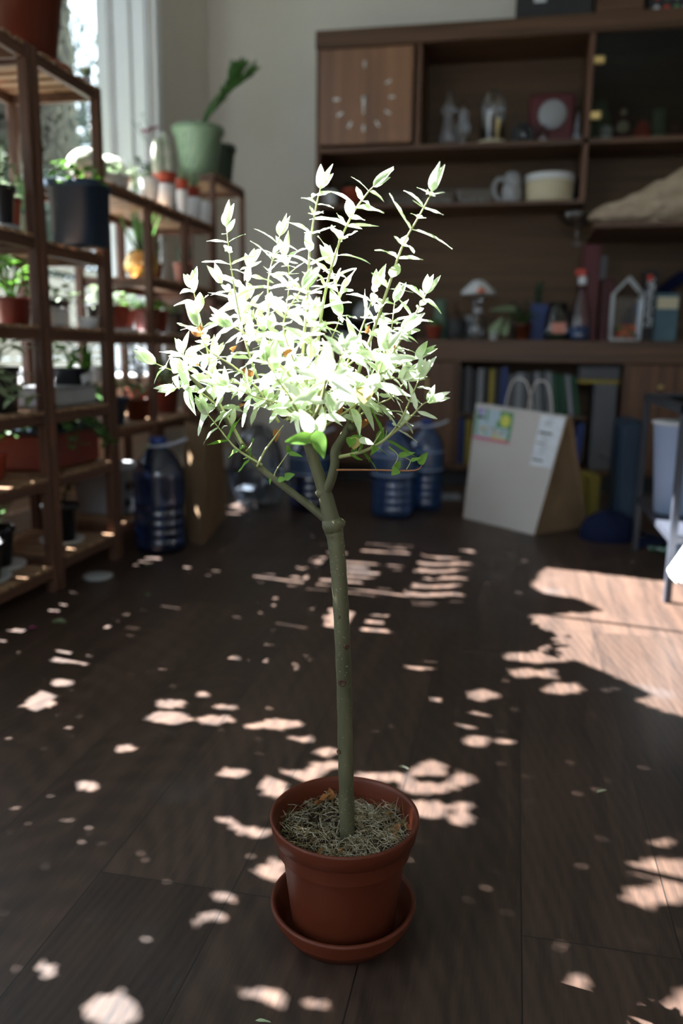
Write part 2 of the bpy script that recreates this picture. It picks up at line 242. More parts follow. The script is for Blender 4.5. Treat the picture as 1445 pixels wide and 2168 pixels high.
# ------------------------------------------------------------------ mesh builder
class MB:
    def __init__(s): s.v = []; s.f = []; s.m = []; s.sm = []
    def add(s, vs, fs, mi=0, smooth=False):
        o = len(s.v); s.v += [tuple(v) for v in vs]
        for f in fs: s.f.append(tuple(i+o for i in f)); s.m.append(mi); s.sm.append(smooth)
    def box(s, c, d, rz=0, mi=0, rot=None, bev=0.0):
        hx, hy, hz = d[0]/2, d[1]/2, d[2]/2; b = min(bev, hx*.9, hy*.9, hz*.9)
        T = rot if rot is not None else Matrix.Rotation(rz, 3, 'Z'); c = Vector(c)
        if b <= 0:
            vs = [c+T @ Vector((x*hx, y*hy, z*hz)) for z in (-1, 1) for y in (-1, 1) for x in (-1, 1)]
            s.add(vs, [(0, 2, 3, 1), (4, 5, 7, 6), (0, 1, 5, 4), (2, 6, 7, 3), (0, 4, 6, 2), (1, 3, 7, 5)], mi); return
        # chamfered: octagon rings
        def ring(ix, iy, z): return [c+T @ Vector(p) for p in ((ix-b, iy, z), (-ix+b, iy, z), (-ix, iy-b, z), (-ix, -iy+b, z), (-ix+b, -iy, z), (ix-b, -iy, z), (ix, -iy+b, z), (ix, iy-b, z))]
        vs = ring(hx-b, hy-b, -hz)+ring(hx, hy, -hz+b)+ring(hx, hy, hz-b)+ring(hx-b, hy-b, hz)
        fs = [tuple(range(8))[::-1] if False else tuple(range(7, -1, -1)), tuple(range(24, 32))]
        for k in range(3):
            for i in range(8): j = (i+1) % 8; fs.append((k*8+i, k*8+j, k*8+8+j, k*8+8+i))
        s.add(vs, fs, mi)
    def lathe(s, c, prof, n=28, mi=0, axis=None, smooth=True, sq=0.0, rz=0, cap=True):
        c = Vector(c); q = axis.to_track_quat('Z', 'Y').to_matrix() if axis is not None else Matrix.Rotation(rz, 3, 'Z')
        vs = []
        for r, z in prof:
            for i in range(n):
                a = 2*pi*i/n; k = 1.0
                if sq: k = 1/((abs(cos(a))**sq+abs(sin(a))**sq)**(1/sq))
                vs.append(c+q @ Vector((r*k*cos(a), r*k*sin(a), z)))
        fs = []
        for j in range(len(prof)-1):
            for i in range(n): k = (i+1) % n; fs.append((j*n+i, j*n+k, (j+1)*n+k, (j+1)*n+i))
        if cap and prof[0][0] > 1e-5: fs.append(tuple(range(n-1, -1, -1)))
        if cap and prof[-1][0] > 1e-5: fs.append(tuple((len(prof)-1)*n+i for i in range(n)))
        s.add(vs, fs, mi, smooth)
    def tube(s, pts, rad, n=8, mi=0, cap=True):
        pts = [Vector(p) for p in pts]; N = len(pts)
        if not hasattr(rad, '__len__'): rad = [rad]*N
        vs = []; ref = Vector((0.3, -1, 0.1)).normalized()
        for i, p in enumerate(pts):
            t = (pts[min(i+1, N-1)]-pts[max(i-1, 0)]).normalized()
            a = t.cross(ref)
            if a.length < 0.05: a = t.cross(Vector((1, 0, 0)))
            a.normalize(); b = t.cross(a)
            for k in range(n): th = 2*pi*k/n; vs.append(p+(a*cos(th)+b*sin(th))*rad[i])
        fs = []
        for j in range(N-1):
            for i in range(n): k = (i+1) % n; fs.append((j*n+i, j*n+k, (j+1)*n+k, (j+1)*n+i))
        if cap: fs.append(tuple(range(n-1, -1, -1))); fs.append(tuple((N-1)*n+i for i in range(n)))
        s.add(vs, fs, mi, True)
    def leaf(s, base, d, up, L, W, droop=0.2, fold=0.25, mi=0, n=5, wavy=0.0, tip=0.5, rnd=R):
        base = Vector(base); d = Vector(d).normalized(); up = Vector(up)
        side = d.cross(up)
        if side.length < 1e-3: side = d.cross(Vector((1, 0.2, 0)))
        side.normalize(); nn = side.cross(d).normalized(); ph = rnd.random()*6
        vs = []
        for i in range(n+1):
            t = i/n; wd = W*0.5*(sin(pi*min(1, t**(0.5+0.45*tip)*1.0))**0.8 if 0 < t < 1 else 0.04)
            if t == 0: wd = W*0.06
            p = base+d*(L*t)-nn*(droop*L*t*t)
            wv = wavy*W*sin(t*11+ph)
            vs += [p-side*wd+nn*(fold*wd+wv), p, p+side*wd+nn*(fold*wd-wv)]
        fs = []
        for i in range(n):
            a = i*3; fs += [(a, a+1, a+4, a+3), (a+1, a+2, a+5, a+4)]
        s.add(vs, fs, mi, True)
    def build(s, name, mats, parent=None, loc=None):
        me = bpy.data.meshes.new(name)
        off = Vector(loc) if loc is not None else None
        me.from_pydata([tuple(Vector(v)-off) for v in s.v] if off is not None else s.v, [], s.f)
        mats = mats if isinstance(mats, (list, tuple)) else [mats]
        for m in mats: me.materials.append(m)
        me.polygons.foreach_set('material_index', s.m); me.polygons.foreach_set('use_smooth', s.sm); me.update()
        o = bpy.data.objects.new(name, me); COL.objects.link(o)
        if parent is not None: o.parent = parent; o.matrix_parent_inverse = Matrix.Translation(-Vector(parent.location)) if True else Matrix()
        if off is not None: o.location = off
        return o
def tag(o, label, cat, group=None, kind=None):
    o['label'] = label; o['category'] = cat
    if group: o['group'] = group
    if kind: o['kind'] = kind
    return o
def thing(name, loc, label, cat, group=None):
    o = bpy.data.objects.new(name, None); COL.objects.link(o); o.location = Vector(loc); o.empty_display_size = 0.05
    tag(o, label, cat, group); return o
def structure(name, mb, m): o = mb.build(name, m); o['kind'] = 'structure'; return o
def single(name, mb, m, label, cat, loc=None, group=None): return tag(mb.build(name, m, None, loc), label, cat, group)

# ------------------------------------------------------------------ the room
XL, XR, YB, YN, ZC = -1.88, 2.6, 5.03, -2.0, 3.95
b = MB(); b.box(((XL+XR)/2, (YB+YN)/2, -0.05), (XR-XL+0.6, YB-YN+0.6, 0.1)); structure('floor', b, M['floor'])
b = MB(); b.box(((XL+XR)/2, (YB+YN)/2, ZC+0.05), (XR-XL+0.6, YB-YN+0.6, 0.1)); structure('ceiling', b, M['ceil'])
b = MB(); b.box(((XL+XR)/2, YB+0.08, ZC/2), (XR-XL+0.5, 0.16, ZC)); structure('wall_back', b, M['wall'])
b = MB(); b.box((XR+0.08, (YB+YN)/2, ZC/2), (0.16, YB-YN, ZC)); structure('wall_right', b, M['wall'])
# left wall with two openings
W1 = (0.55, 4.22, 0.60, 3.58); W2 = (-1.35, 0.20, 0.60, 3.32); TH = 0.30
b = MB()
def wl(y0, y1, z0, z1): b.box((XL-TH/2, (y0+y1)/2, (z0+z1)/2), (TH, y1-y0, z1-z0))
wl(YN, W2[0], 0, ZC); wl(W2[0], W2[1], 0, W2[2]); wl(W2[0], W2[1], W2[3], ZC); wl(W2[1], W1[0], 0, ZC)
wl(W1[0], W1[1], 0, W1[2]); wl(W1[0], W1[1], W1[3], ZC); wl(W1[1], YB+0.16, 0, ZC)
structure('wall_left', b, M['wall'])
# near wall with a window opening
b = MB()
def wn(x0, x1, z0, z1): b.box(((x0+x1)/2, YN-0.08, (z0+z1)/2), (x1-x0, 0.16, z1-z0))
wn(XL-0.16, -0.6, 0, ZC); wn(-0.6, 1.0, 0, 1.0); wn(-0.6, 1.0, 2.6, ZC); wn(1.0, XR+0.16, 0, ZC)
structure('wall_near', b, M['wall'])
def window(idx, W, mull):
    y0, y1, z0, z1 = W; X = XL-0.24
    root = bpy.data.objects.new('window_%d' % idx, None); COL.objects.link(root); root.location = (X, (y0+y1)/2, z0); root['kind'] = 'structure'
    b = MB(); f = 0.055
    for (ya, yb, za, zb) in [(y0, y0+f, z0, z1), (y1-f, y1, z0, z1), (y0+f, y1-f, z0, z0+f), (y0+f, y1-f, z1-f, z1)]+[(m-0.025, m+0.025, z0+f, z1-f) for m in mull]:
        b.box((X, (ya+yb)/2, (za+zb)/2), (0.05, yb-ya, zb-za))
    b.build('window_frame', M['trim'], root)
    b = MB(); b.box((X, (y0+y1)/2, (z0+z1)/2), (0.006, y1-y0-0.1, z1-z0-0.1)); b.build('pane', M['pane'], root)
window(1, W1, (2.0,)); window(2, W2, (-0.55,))
# moulded casings, aprons and sills
b = MB()
for (x0, x1, dp) in [(-2.165, -2.105, .020), (-2.105, -2.085, .032), (-2.080, -2.010, .014), (-2.010, -1.985, .030), (-1.980, -1.930, .014), (-1.930, -1.900, .030), (-1.898, -1.884, .018)]:
    b.box(((x0+x1)/2, W1[1]-dp/2, 2.09), (x1-x0-.002, dp, 2.96), bev=.003)
structure('trim_1', b, M['trim'])
b = MB(); b.box((XL-0.10, (W1[0]+W1[1])/2, 0.605), (0.30, W1[1]-W1[0]+0.06, 0.03), bev=0.006); b.box((XL+0.012, (W1[0]+W1[1])/2, 0.53), (0.024, W1[1]-W1[0]+.1, 0.11), bev=0.004)
structure('trim_2', b, M['trim'])
b = MB(); b.box((XL+0.011, W1[1]+.045, 2.09), (0.022, .07, 3.02), bev=0.004); b.box((XL+0.011, (W1[0]+W1[1])/2, 3.65), (0.022, W1[1]-W1[0]+0.2, 0.12), bev=0.004); structure('trim_3', b, M['trim'])
b = MB(); b.box((XL+0.009, (YB+YN)/2, 0.06), (0.018, YB-YN, 0.12), bev=.004); structure('baseboard_left', b, M['trim'])
b = MB(); b.box(((XL+XR)/2, YB-0.009, 0.06), (XR-XL, 0.018, 0.12), bev=.004); structure('baseboard_back', b, M['trim'])
# garden
b = MB(); b.box((-12, 5, -0.32), (19.9, 40, 0.04)); structure('lawn_ground', b, M['lawn'])

# ------------------------------------------------------------------ garden: neighbour's siding, shrubs, added leaf screen
b = MB()
for k in range(14): b.box((-5.2-0.006*(k % 2), 9.0, -0.22+k*0.13), (0.03, 9.0, 0.122), rot=Matrix.Rotation(radians(-6), 3, 'Y'))
b.box((-5.22, 9.0, 1.64), (0.14, 9.1, 0.05))
for k in range(4): b.box((-5.27, 4.6+k*2.95, 0.66), (0.09, 0.09, 1.92))
single('garden_fence', b, M['outpaint'], 'cream clapboard fence seen outside through the tall window', 'fence', (-5.2, 9, -0.3))
def blob_tree(name, c, rx, ry, rz, n, label, lw=0.10, m='tree_leaf', trunk=True):
    c = Vector(c); t = thing(name, (c.x, c.y, -0.3), label, 'tree', 'shrubs and trees outside the window')
    b = MB(); rr = random.Random(int(c.y*100))
    for i in range(n):
        u = Vector((rr.gauss(0, 1), rr.gauss(0, 1), rr.gauss(0, 1))).normalized()*(rr.random()**0.4)
        p = c+Vector((u.x*rx, u.y*ry, u.z*rz)); d = Vector((rr.gauss(0, 1), rr.gauss(0, 1), rr.gauss(0, 0.6)))
        b.leaf(p, d, (rr.gauss(0, 1), rr.gauss(0, 1), 1.5), lw*rr.uniform(0.7, 1.3), lw*0.5, n=2)
    b.build('foliage', M[m], t)
    b = MB(); b.tube([(c.x, c.y, -0.3), (c.x+0.05, c.y, c.z-rz*0.4), (c.x, c.y+0.1, c.z)], [0.09, 0.06, 0.03]); b.build('trunk', M['tree_bark'], t)
blob_tree('garden_shrub', (-6.3, 10.2, 2.2), 0.8, 2.6, 1.6, 5200, 'loose green shrub rising behind the cream fence', 0.17)
blob_tree('garden_tree', (-9.6, 14.0, 5.2), 1.3, 5.0, 3.6, 7000, 'taller garden tree against the white sky outside the window', 0.26)

# floor patches that the gaps of the added leaf screen let through (place on the floor, read off the photograph)
ELL = [(1100,1390,35,8),(1150,1397,60,5),(1110,1425,30,9),(1155,1425,20,9),(1190,1458,42,11),(893,1410,35,8),(1020,1472,33,11),(933,1495,22,22),(1000,1525,38,16),(1005,1568,32,10),(1068,1571,18,5),
 (912,1628,36,15),(980,1650,24,13),(905,1668,62,13),(895,1715,50,22),(978,1706,22,11),(978,1735,25,11),(1405,1783,22,11),(1400,1838,58,22),(1375,1895,55,24),(1430,1870,40,50),
 (75,1480,42,22),(265,1584,22,9),(187,1664,24,13),(360,1490,30,8),(357,1520,48,13),(455,1524,38,9),(475,1497,25,5),(430,1470,12,6),(490,1393,18,6),(565,1402,40,10),(612,1411,20,6),(525,1340,30,9),(555,1325,22,6),(600,1363,42,9),(583,1345,15,6),(612,1330,24,5),
 (590,1533,55,10),(540,1537,18,6),(640,1566,20,6),(260,1305,58,7),(300,1247,15,7),(380,1248,35,5),(275,1262,12,6),(310,1276,22,4),(620,1240,22,8),(655,1251,25,4),(495,1637,28,10),(480,1736,20,6),(512,1752,24,8),(547,1763,20,13),
 (580,1845,28,24),(470,1897,23,13),(443,1943,25,15),(100,2055,22,20),(235,2140,60,40),(555,2105,45,17),(668,2125,20,12),(580,1665,30,24),(640,1640,45,10),(690,1592,26,8),(700,1620,45,8),(810,1645,70,9),(130,1445,22,7),(1215,2085,34,14)]
POLYS = [[(1150,1200),(1620,1255),(1620,1560),(1400,1508),(1340,1482),(1375,1468),(1290,1430),(1225,1402),(1130,1388),(1112,1345),(1126,1292),(1140,1300),(1235,1296),(1275,1292),(1220,1268),(1150,1258),(1122,1240)]]
def inpoly(x, y, P):
    c = False; n = len(P)
    for i in range(n):
        x1, y1 = P[i]; x2, y2 = P[(i+1) % n]
        if (y1 > y) != (y2 > y) and x < (x2-x1)*(y-y1)/(y2-y1)+x1: c = not c
    return c
KX, KY = SD.x/-SD.z, SD.y/-SD.z
def openfloor(fx, fy, rr):
    # light wanted on the crown of the little willow
    if ((fx-0.47)/0.33)**2+((fy-0.795)/0.19)**2 < 1 and fx > 0.17: return True
    # light wanted on the plant racks and their slats
    if -1.40 < fx < -0.72 and 1.70 < fy < 3.4: return (math.sin(fx*23)+math.sin(fy*17+fx*5)) > (-0.6 if fy < 2.5 else 0.6)
    if -0.72 <= fx < -0.55 and 1.95 < fy < 3.2: return (math.sin(fx*23)+math.sin(fy*17+fx*5)) > -1.2
    if -0.55 <= fx < -0.30 and 2.10 < fy < 3.15: return True
    if -0.30 <= fx < -0.13+0.03*sin(fy*31) and 2.10 < fy < 3.15: return sin(fy*64+2.2*sin(fx*17)+fx*9) > -0.15
    if fx < -1.0: return False
    p = proj((fx, fy, 0))
    if p[2] < 0.2: return False
    m = 0.007*F/p[2]; my = m*0.5
    for (cx, cy, ax, ay) in ELL:
        if ((p[0]-cx)/(ax+m))**2+((p[1]-cy)/(ay+my))**2 < 1: return True
    for P in POLYS:
        if inpoly(p[0], p[1], P): return True
    return False
def shade_screen():  # leaf screen added outside to block the sun, gaps left where patches should fall
    X0 = -2.60; rr = random.Random(5); mb = MB(); step = 0.0165
    ny = int((4.65-0.35)/step); nz = int((4.45-1.35)/step)
    for lay in range(4):
        for iy in range(ny):
            for iz in range(nz):
                Y = 0.35+(iy+0.31*lay)*step+rr.uniform(-.3, .3)*step; Z = 1.35+(iz+0.57*lay)*step+rr.uniform(-.3, .3)*step
                if Z < 1.75 and Y > 3.3: continue
                X = X0+rr.uniform(-0.07, 0.07)
                fx = X+Z*KX; fy = Y+Z*KY
                if openfloor(fx, fy, rr): continue
                a = rr.uniform(0, 6.28); L = rr.uniform(0.014, 0.020)*(1.5 if fy > 3.15 else 1.0); Wd = L*0.75
                u = Vector((rr.uniform(-.3, .3), cos(a), sin(a)*1.0)); v = Vector((rr.uniform(-.3, .3), -sin(a), cos(a)))
                c = Vector((X, Y, Z)); o = len(mb.v)
                mb.v += [tuple(c-u*L), tuple(c+v*Wd), tuple(c+u*L), tuple(c-v*Wd)]; mb.f.append((o, o+1, o+2, o+3)); mb.m.append(0); mb.sm.append(False)
    t = thing('added_leaf_screen', (X0, 2.2, -0.3), 'dense screen of leaves added outside the window to shade the room', 'vine')
    mb.build('foliage', M['screen_leaf'], t)
    b = MB()
    for (y0, y1, z1) in [(2.15, 0.6, 4.3), (2.2, 1.7, 4.4), (2.25, 2.9, 4.4), (2.2, 4.0, 4.2)]:
        b.tube([(X0-0.1, 2.2, -0.3), (X0-0.11, y0+(y1-y0)*0.3, 1.2), (X0-0.1, y1, 2.6 if y1 > 3 else 3.0), (X0-0.09, y1, z1)], [0.03, 0.022, 0.012, 0.006])
    b.build('stem', M['tree_bark'], t)
shade_screen()

# ------------------------------------------------------------------ plant racks
def slat_rack(name, ys, X0, X1, levels, label, top, post=0.030, double=None):
    t = thing(name, ((X0+X1)/2, (ys[0]+ys[-1])/2, 0), label, 'plant rack')
    for y in ys:
        for x in (X0, X1):
            b = MB(); b.box((x, y, top/2), (post, post*0.95, top), bev=0.003); b.build('post', M['bamboo_z'], t)
    for z, ya, yb, xa in levels:
        b = MB()
        for x in (xa, X1): b.box((x, (ya+yb)/2, z-0.022), (0.018, yb-ya, 0.032))
        b.box(((xa+X1)/2, ya+0.01, z-0.022), (abs(X1-xa), 0.016, 0.03)); b.box(((xa+X1)/2, yb-0.01, z-0.022), (abs(X1-xa), 0.016, 0.03))
        b.build('shelf_rail', M['bamboo'], t)
        b = MB(); n = max(2, int((yb-ya)/0.062)); st = (yb-ya-0.03)/n
        for i in range(n): b.box(((xa+X1)/2, ya+0.03+st*(i+0.5)-0.008, z-0.003), (abs(X1-xa)+0.03, st*0.62, 0.010))
        b.build('shelf_slats', M['bamboo_x'], t)
    return t
FX, BX = -1.375, -1.675
slat_rack('plant_rack', (1.86, 2.235), FX, BX, [(1.57, 1.86, 2.235, FX), (1.065, 1.86, 2.235, FX), (0.81, 1.86, 2.235, FX), (0.56, 1.86, 2.235, FX), (0.36, 1.86, 2.235, BX+0.01 if False else FX), (0.085, 1.86, 2.235, FX)],
          'tall brown slatted rack at the left edge, holding the round black pot', 1.575)
slat_rack('plant_rack', (2.270, 2.640), FX, BX, [(1.57, 2.27, 2.64, FX), (1.055, 2.27, 2.64, FX), (0.81, 2.27, 2.64, FX), (0.56, 2.27, 2.64, FX), (0.36, 2.27, 2.64, FX), (0.10, 2.27, 2.64, FX)],
          'tall brown slatted rack carrying the big navy planter', 1.575)
slat_rack('plant_rack', (2.69, 3.03, 3.39, 3.72), FX-0.01, BX, [(1.30, 2.69, 3.72, FX-0.01), (1.02, 3.03, 3.72, FX-0.01), (0.805, 2.69, 3.72, FX-0.01), (0.47, 2.69, 3.72, FX-0.01), (0.12, 2.69, 3.72, FX-0.01)],
          'lower long slatted rack with white cups along its top', 1.30)
slat_rack('plant_stand', (3.92, 4.36), -1.455, -1.75, [(1.575, 3.92, 4.36, -1.455), (1.0, 3.92, 4.36, -1.455), (0.4, 3.92, 4.36, -1.455)],
          'narrow brown stand in the corner under the two green pots', 1.575, 0.026)

# ------------------------------------------------------------------ pots and plants
def pot_profile(r, h, taper=0.76, rim=0.12, lip=1.07, th=0.06):
    rb = r*taper
    return [(rb*0.92, 0), (rb, h*0.02), (r*0.97, h*(1-rim)), (r*lip*0.99, h*(1-rim)), (r*lip, h*(1-rim*0.9)), (r*lip, h*0.99), (r*lip*0.97, h), (r*(lip-th), h*0.985), (r*(lip-th)*0.96, h*0.86), (0.0001, h*0.86)]
def plant(b, kind, c, s, hh, rr, mi=0):
    """foliage of kind around c (soil centre), s = spread radius, hh = height"""
    c = Vector(c)
    if kind == 'bush':
        for i in range(int(46+hh*60)):
            a = rr.uniform(0, 2*pi); el = rr.uniform(0.05, 1.45); rad = rr.uniform(0.4, 1.0)
            p = c+Vector((cos(a)*cos(el)*s*rad, sin(a)*cos(el)*s*rad, sin(el)*hh*rad*0.85))
            d = Vector((cos(a+rr.uniform(-.6, .6)), sin(a+rr.uniform(-.6, .6)), rr.uniform(-0.4, 0.7)))
            b.leaf(p, d, (rr.uniform(-.4, .4), rr.uniform(-.4, .4), 1), min(0.055, s*0.5)*rr.uniform(.7, 1.2), min(0.028, s*0.26), n=3, rnd=rr)
        for i in range(6):
            a = rr.uniform(0, 2*pi); b.tube([c, c+Vector((cos(a)*s*.4, sin(a)*s*.4, hh*.6))], 0.0018, 4)
    elif kind == 'spike':
        n = 22
        for i in range(n):
            a = 2*pi*i/n*2.4+rr.uniform(-.2, .2); t = rr.uniform(0.15, 0.85)
            d = Vector((cos(a)*t, sin(a)*t, 1.0-0.3*t)); L = hh*rr.uniform(0.75, 1.1)
            b.leaf(c, d, (cos(a), sin(a), 0.3), L, max(0.010, hh*0.11), droop=0.25*t, n=4, tip=0.1, rnd=rr)
    elif kind == 'sword':
        for i in range(9):
            a = rr.uniform(0, 2*pi); d = Vector((cos(a)*0.16, sin(a)*0.16, 1)); o = Vector((cos(a), sin(a), 0))*s*0.35
            b.leaf(c+o, d, (cos(a), sin(a), 0.1), hh*rr.uniform(0.6, 1.05), max(0.022, hh*0.13), droop=-0.03, n=5, tip=0.1, wavy=0.06, rnd=rr)
    elif kind == 'broad':
        for i in range(13):
            a = 2*pi*i/9*1.9+rr.uniform(-.3, .3); st = hh*rr.uniform(0.35, 0.85); o = Vector((cos(a)*s*0.55, sin(a)*s*0.55, st))
            b.tube([c, c+o*0.6+Vector((0, 0, st*0.2)), c+o], 0.002, 5)
            b.leaf(c+o, (cos(a), sin(a), rr.uniform(-.25, .45)), (0, 0, 1), max(0.06, s*0.85)*rr.uniform(.8, 1.1), max(0.035, s*0.46), droop=0.3, n=5, tip=0.0, rnd=rr)
    elif kind == 'grass':
        for i in range(46):
            a = rr.uniform(0, 2*pi); t = rr.uniform(0.1, 0.9); o = Vector((cos(a), sin(a), 0))*s*rr.uniform(0, .5)
            b.leaf(c+o, (cos(a)*t, sin(a)*t, 1), (cos(a), sin(a), .3), hh*rr.uniform(.6, 1.1), 0.006, droop=0.5*t, n=4, tip=0.1, rnd=rr)
    elif kind == 'trail':
        for i in range(9):
            a = rr.uniform(-1.2, 1.0); p = c.copy(); d = Vector((cos(a)*.6, sin(a)*.6, .6)); pts = [p.copy()]
            for k in range(7):
                p = p+d*0.03*(1+hh); d = (d+Vector((0.02, 0, -0.34))).normalized(); pts.append(p.copy())
                b.leaf(p, Vector((rr.uniform(-1, 1), rr.uniform(-1, 1), rr.uniform(-.4, .3))), (0, 0, 1), 0.045*rr.uniform(.7, 1.1), 0.03, n=3, rnd=rr)
            b.tube(pts, 0.0013, 4)
        plant(b, 'bush', c, s, 0.08, rr)
    elif kind == 'stalk':
        for i in range(5):
            a = rr.uniform(0, 2*pi); top = c+Vector((cos(a)*s*.6, sin(a)*s*.6, hh*rr.uniform(.7, 1))); pts = [c, c+(top-c)*.5+Vector((0, 0, .02)), top]
            b.tube(pts, 0.003, 5)
            for k in range(7):
                q = c+(top-c)*(0.3+0.1*k); aa = a+k*2.4
                b.leaf(q, (cos(aa), sin(aa), .45), (0, 0, 1), min(.11, hh*.36)*rr.uniform(.7, 1.1), min(.04, hh*.13), droop=.3, n=4, rnd=rr)
    elif kind == 'fern':
        for i in range(14):
            a = rr.uniform(0, 2*pi); d = Vector((cos(a)*.45, sin(a)*.45, 1)).normalized(); L = hh*rr.uniform(.6, 1.05); pts = [c+d*L*k/6+Vector((cos(a), sin(a), 0))*(s*.5*(k/6)**2) for k in range(7)]
            b.tube(pts, 0.0012, 4)
            for k in range(2, 7):
                for q in (-1, 1): b.leaf(pts[k], (sin(a)*q+rr.uniform(-.3, .3), -cos(a)*q, .4), (0, 0, 1), 0.024, 0.010, n=2, rnd=rr)
    elif kind == 'jade':
        Y0 = c.y
        for path in [[(420, 268), (440, 245), (462, 222), (480, 195), (488, 168), (498, 142)], [(480, 197), (500, 180), (520, 166), (534, 154)], [(484, 190), (496, 170), (512, 146)]]:
            P = [aty(x, y, Y0) for x, y in path]; b.tube(P, [.008]*(len(P)-1)+[.003], 6)
            for k in range(len(P)*9):
                t = (k+.5)/(len(P)*9)*(len(P)-1); i = int(t); p = P[i].lerp(P[i+1], t-i); dd = (P[i+1]-P[i]).normalized(); aa = k*2.4
                if path[0][0] == 420 and t < 1.6: continue
                b.leaf(p, dd+Vector((cos(aa), sin(aa), .2))*.5, (0, 0, 1), rr.uniform(.04, .08), .022, n=3, droop=0, rnd=rr)
        b.leaf(aty(432, 262, Y0), aty(462, 180, Y0)-aty(432, 262, Y0), (0, -1, 0), .16, .03, n=5, tip=.1, rnd=rr)
        return
        def br(p, d, L, lev):
            q = p+d*L; b.tube([p, p+d*L*.5+Vector((0.004, 0, 0)), q], [0.008-lev*.002, 0.007-lev*.002, 0.006-lev*.0018], 6)
            if lev < 2:
                for k in range(3): br(q, (d+Vector((rr.uniform(-.7, .7), rr.uniform(-.7, .7), .25))).normalized(), L*.62, lev+1)
            for k in range(4+lev*3):
                pp = p+d*L*rr.uniform(.3, 1.05); aa = rr.uniform(0, 6.28)
                b.leaf(pp, (d+Vector((cos(aa), sin(aa), .3))*0.6), (0, 0, 1), 0.055, 0.02, n=3, droop=0, rnd=rr)
        for k, (dx, dy) in enumerate([(0.55, .1), (-.12, .25), (0.9, -.2)]): br(c+Vector((dx*s*.2, dy*s*.2, 0)), Vector((dx, dy, 1)).normalized(), hh*.42, 0)
def cactus(b, c, r, h, n=18, ribs=12):
    c = Vector(c); vs = []; rings = 12
    for j in range(rings+1):
        t = j/rings; z = h*t; rad = r*(sin(pi*min(1, 0.16+t*0.84))**0.5 if t < 1 else 0.02)
        for i in range(ribs*2): a = pi*i/ribs; k = rad*(1.0 if i % 2 == 0 else 0.86); vs.append(c+Vector((cos(a)*k, sin(a)*k, z)))
    m = ribs*2; fs = [(j*m+i, j*m+(i+1) % m, (j+1)*m+(i+1) % m, (j+1)*m+i) for j in range(rings) for i in range(m)]+[tuple(rings*m+i for i in range(m))]
    b.add(vs, fs, 0, True)
SEED = [100]
def potted(px, pytop, hw, zb, X, pm, kind, hh, gm, label, name='potted_plant', cat='potted plant', sq=0, plate=None, spread=None, taper=0.76, group=None, pos=None, h=None, r=None, lift=0.0):
    """pot centred at pixel column px on the shelf at height zb, at wall distance X"""
    SEED[0] += 1; rr = random.Random(SEED[0]*13)
    if pos is None:
        p = atx(px, pytop, X); y = p.y; h = p.z-zb-lift; r = hw*mpp(p)/1.07
    else: X, y = pos[0], pos[1]
    base = Vector((X, y, zb+lift)); h = max(h, 0.03)
    t = thing(name, base, label, cat, group)
    b = MB(); b.lathe(base, pot_profile(r, h, taper), 24 if not sq else 32, sq=sq, rz=radians(3)); b.build('pot', M[pm], t)
    b = MB(); b.lathe(base+Vector((0, 0, h*0.84)), [(r*0.9, 0), (r*0.9, h*.04), (0.0001, h*.07)], 16, sq=sq, rz=radians(3)); b.build('soil', M['soil'], t)
    s = spread or r*1.25
    b = MB(); c = base+Vector((0, 0, h*0.9))
    if kind == 'cactus':
        cactus(b, c-Vector((0, 0, .005)), r*0.85, hh)
        if hh > .1:
            for (ox, oy, kr, kh) in [(0.2, .9, .7, .7), (-.3, -.8, .6, .85), (.5, -.2, .5, .55)]: cactus(b, c+Vector((ox*r*.8, oy*r*.8, -.004)), r*kr, hh*kh)
    elif kind: plant(b, kind, c, s, hh, rr)
    if b.v: b.build('foliage' if kind != 'cactus' else 'cactus_body', M[gm], t)
    return t, base, r, h
def cup(px, pytop, pybot, hw, X, zb, label, m='white', name='ceramic_cup', cat='cup', group=None):
    p = atx(px, pytop, X); h = p.z-zb; r = hw*mpp(p); base = Vector((X, p.y, zb)); b = MB()
    b.lathe(base, [(r*.72, 0), (r*.80, h*.03), (r*.97, h*.6), (r, h*.96), (r*.98, h), (r*.9, h*.97), (r*.86, h*.4), (0.0001, h*.36)], 24)
    single(name, b, M[m], label, cat, base, group); return base, r, h
def saucer(base, r, label, m='whiteplastic', name='plant_saucer'):
    b = MB(); b.lathe(Vector(base), [(r*.85, 0), (r*.9, .002), (r, .013), (r*.97, .014), (r*.86, .004), (.0001, .0035)], 28); return single(name, b, M[m], label, 'saucer', base)

TOP = 1.572
# --- top of the tall racks
base = Vector((-1.50, 2.455, TOP)); saucer(base, 0.135, 'brick-red saucer under the big terracotta pot on top of the rack', 'terra_red')
potted(0, 0, 0, TOP+0.012, 0, 'terra', 'bush', 0.2, 'g_mid', 'big terracotta pot on top of the tall rack, cut by the frame', pos=(-1.50, 2.455), h=0.25, r=0.118, spread=.16, taper=.72)
potted(0, 0, 0, TOP, 0, 'white', 'spike', 0.05, 'g_pale', 'small white pot just right of the big terracotta pot on the rack top', pos=(-1.655, 2.60), h=.05, r=.024)
potted(0, 0, 0, TOP, 0, 'white', 'spike', 0.05, 'g_pale', 'tiny white pot at the front corner of the tall rack top', pos=(-1.392, 2.622), h=.022, r=.013)
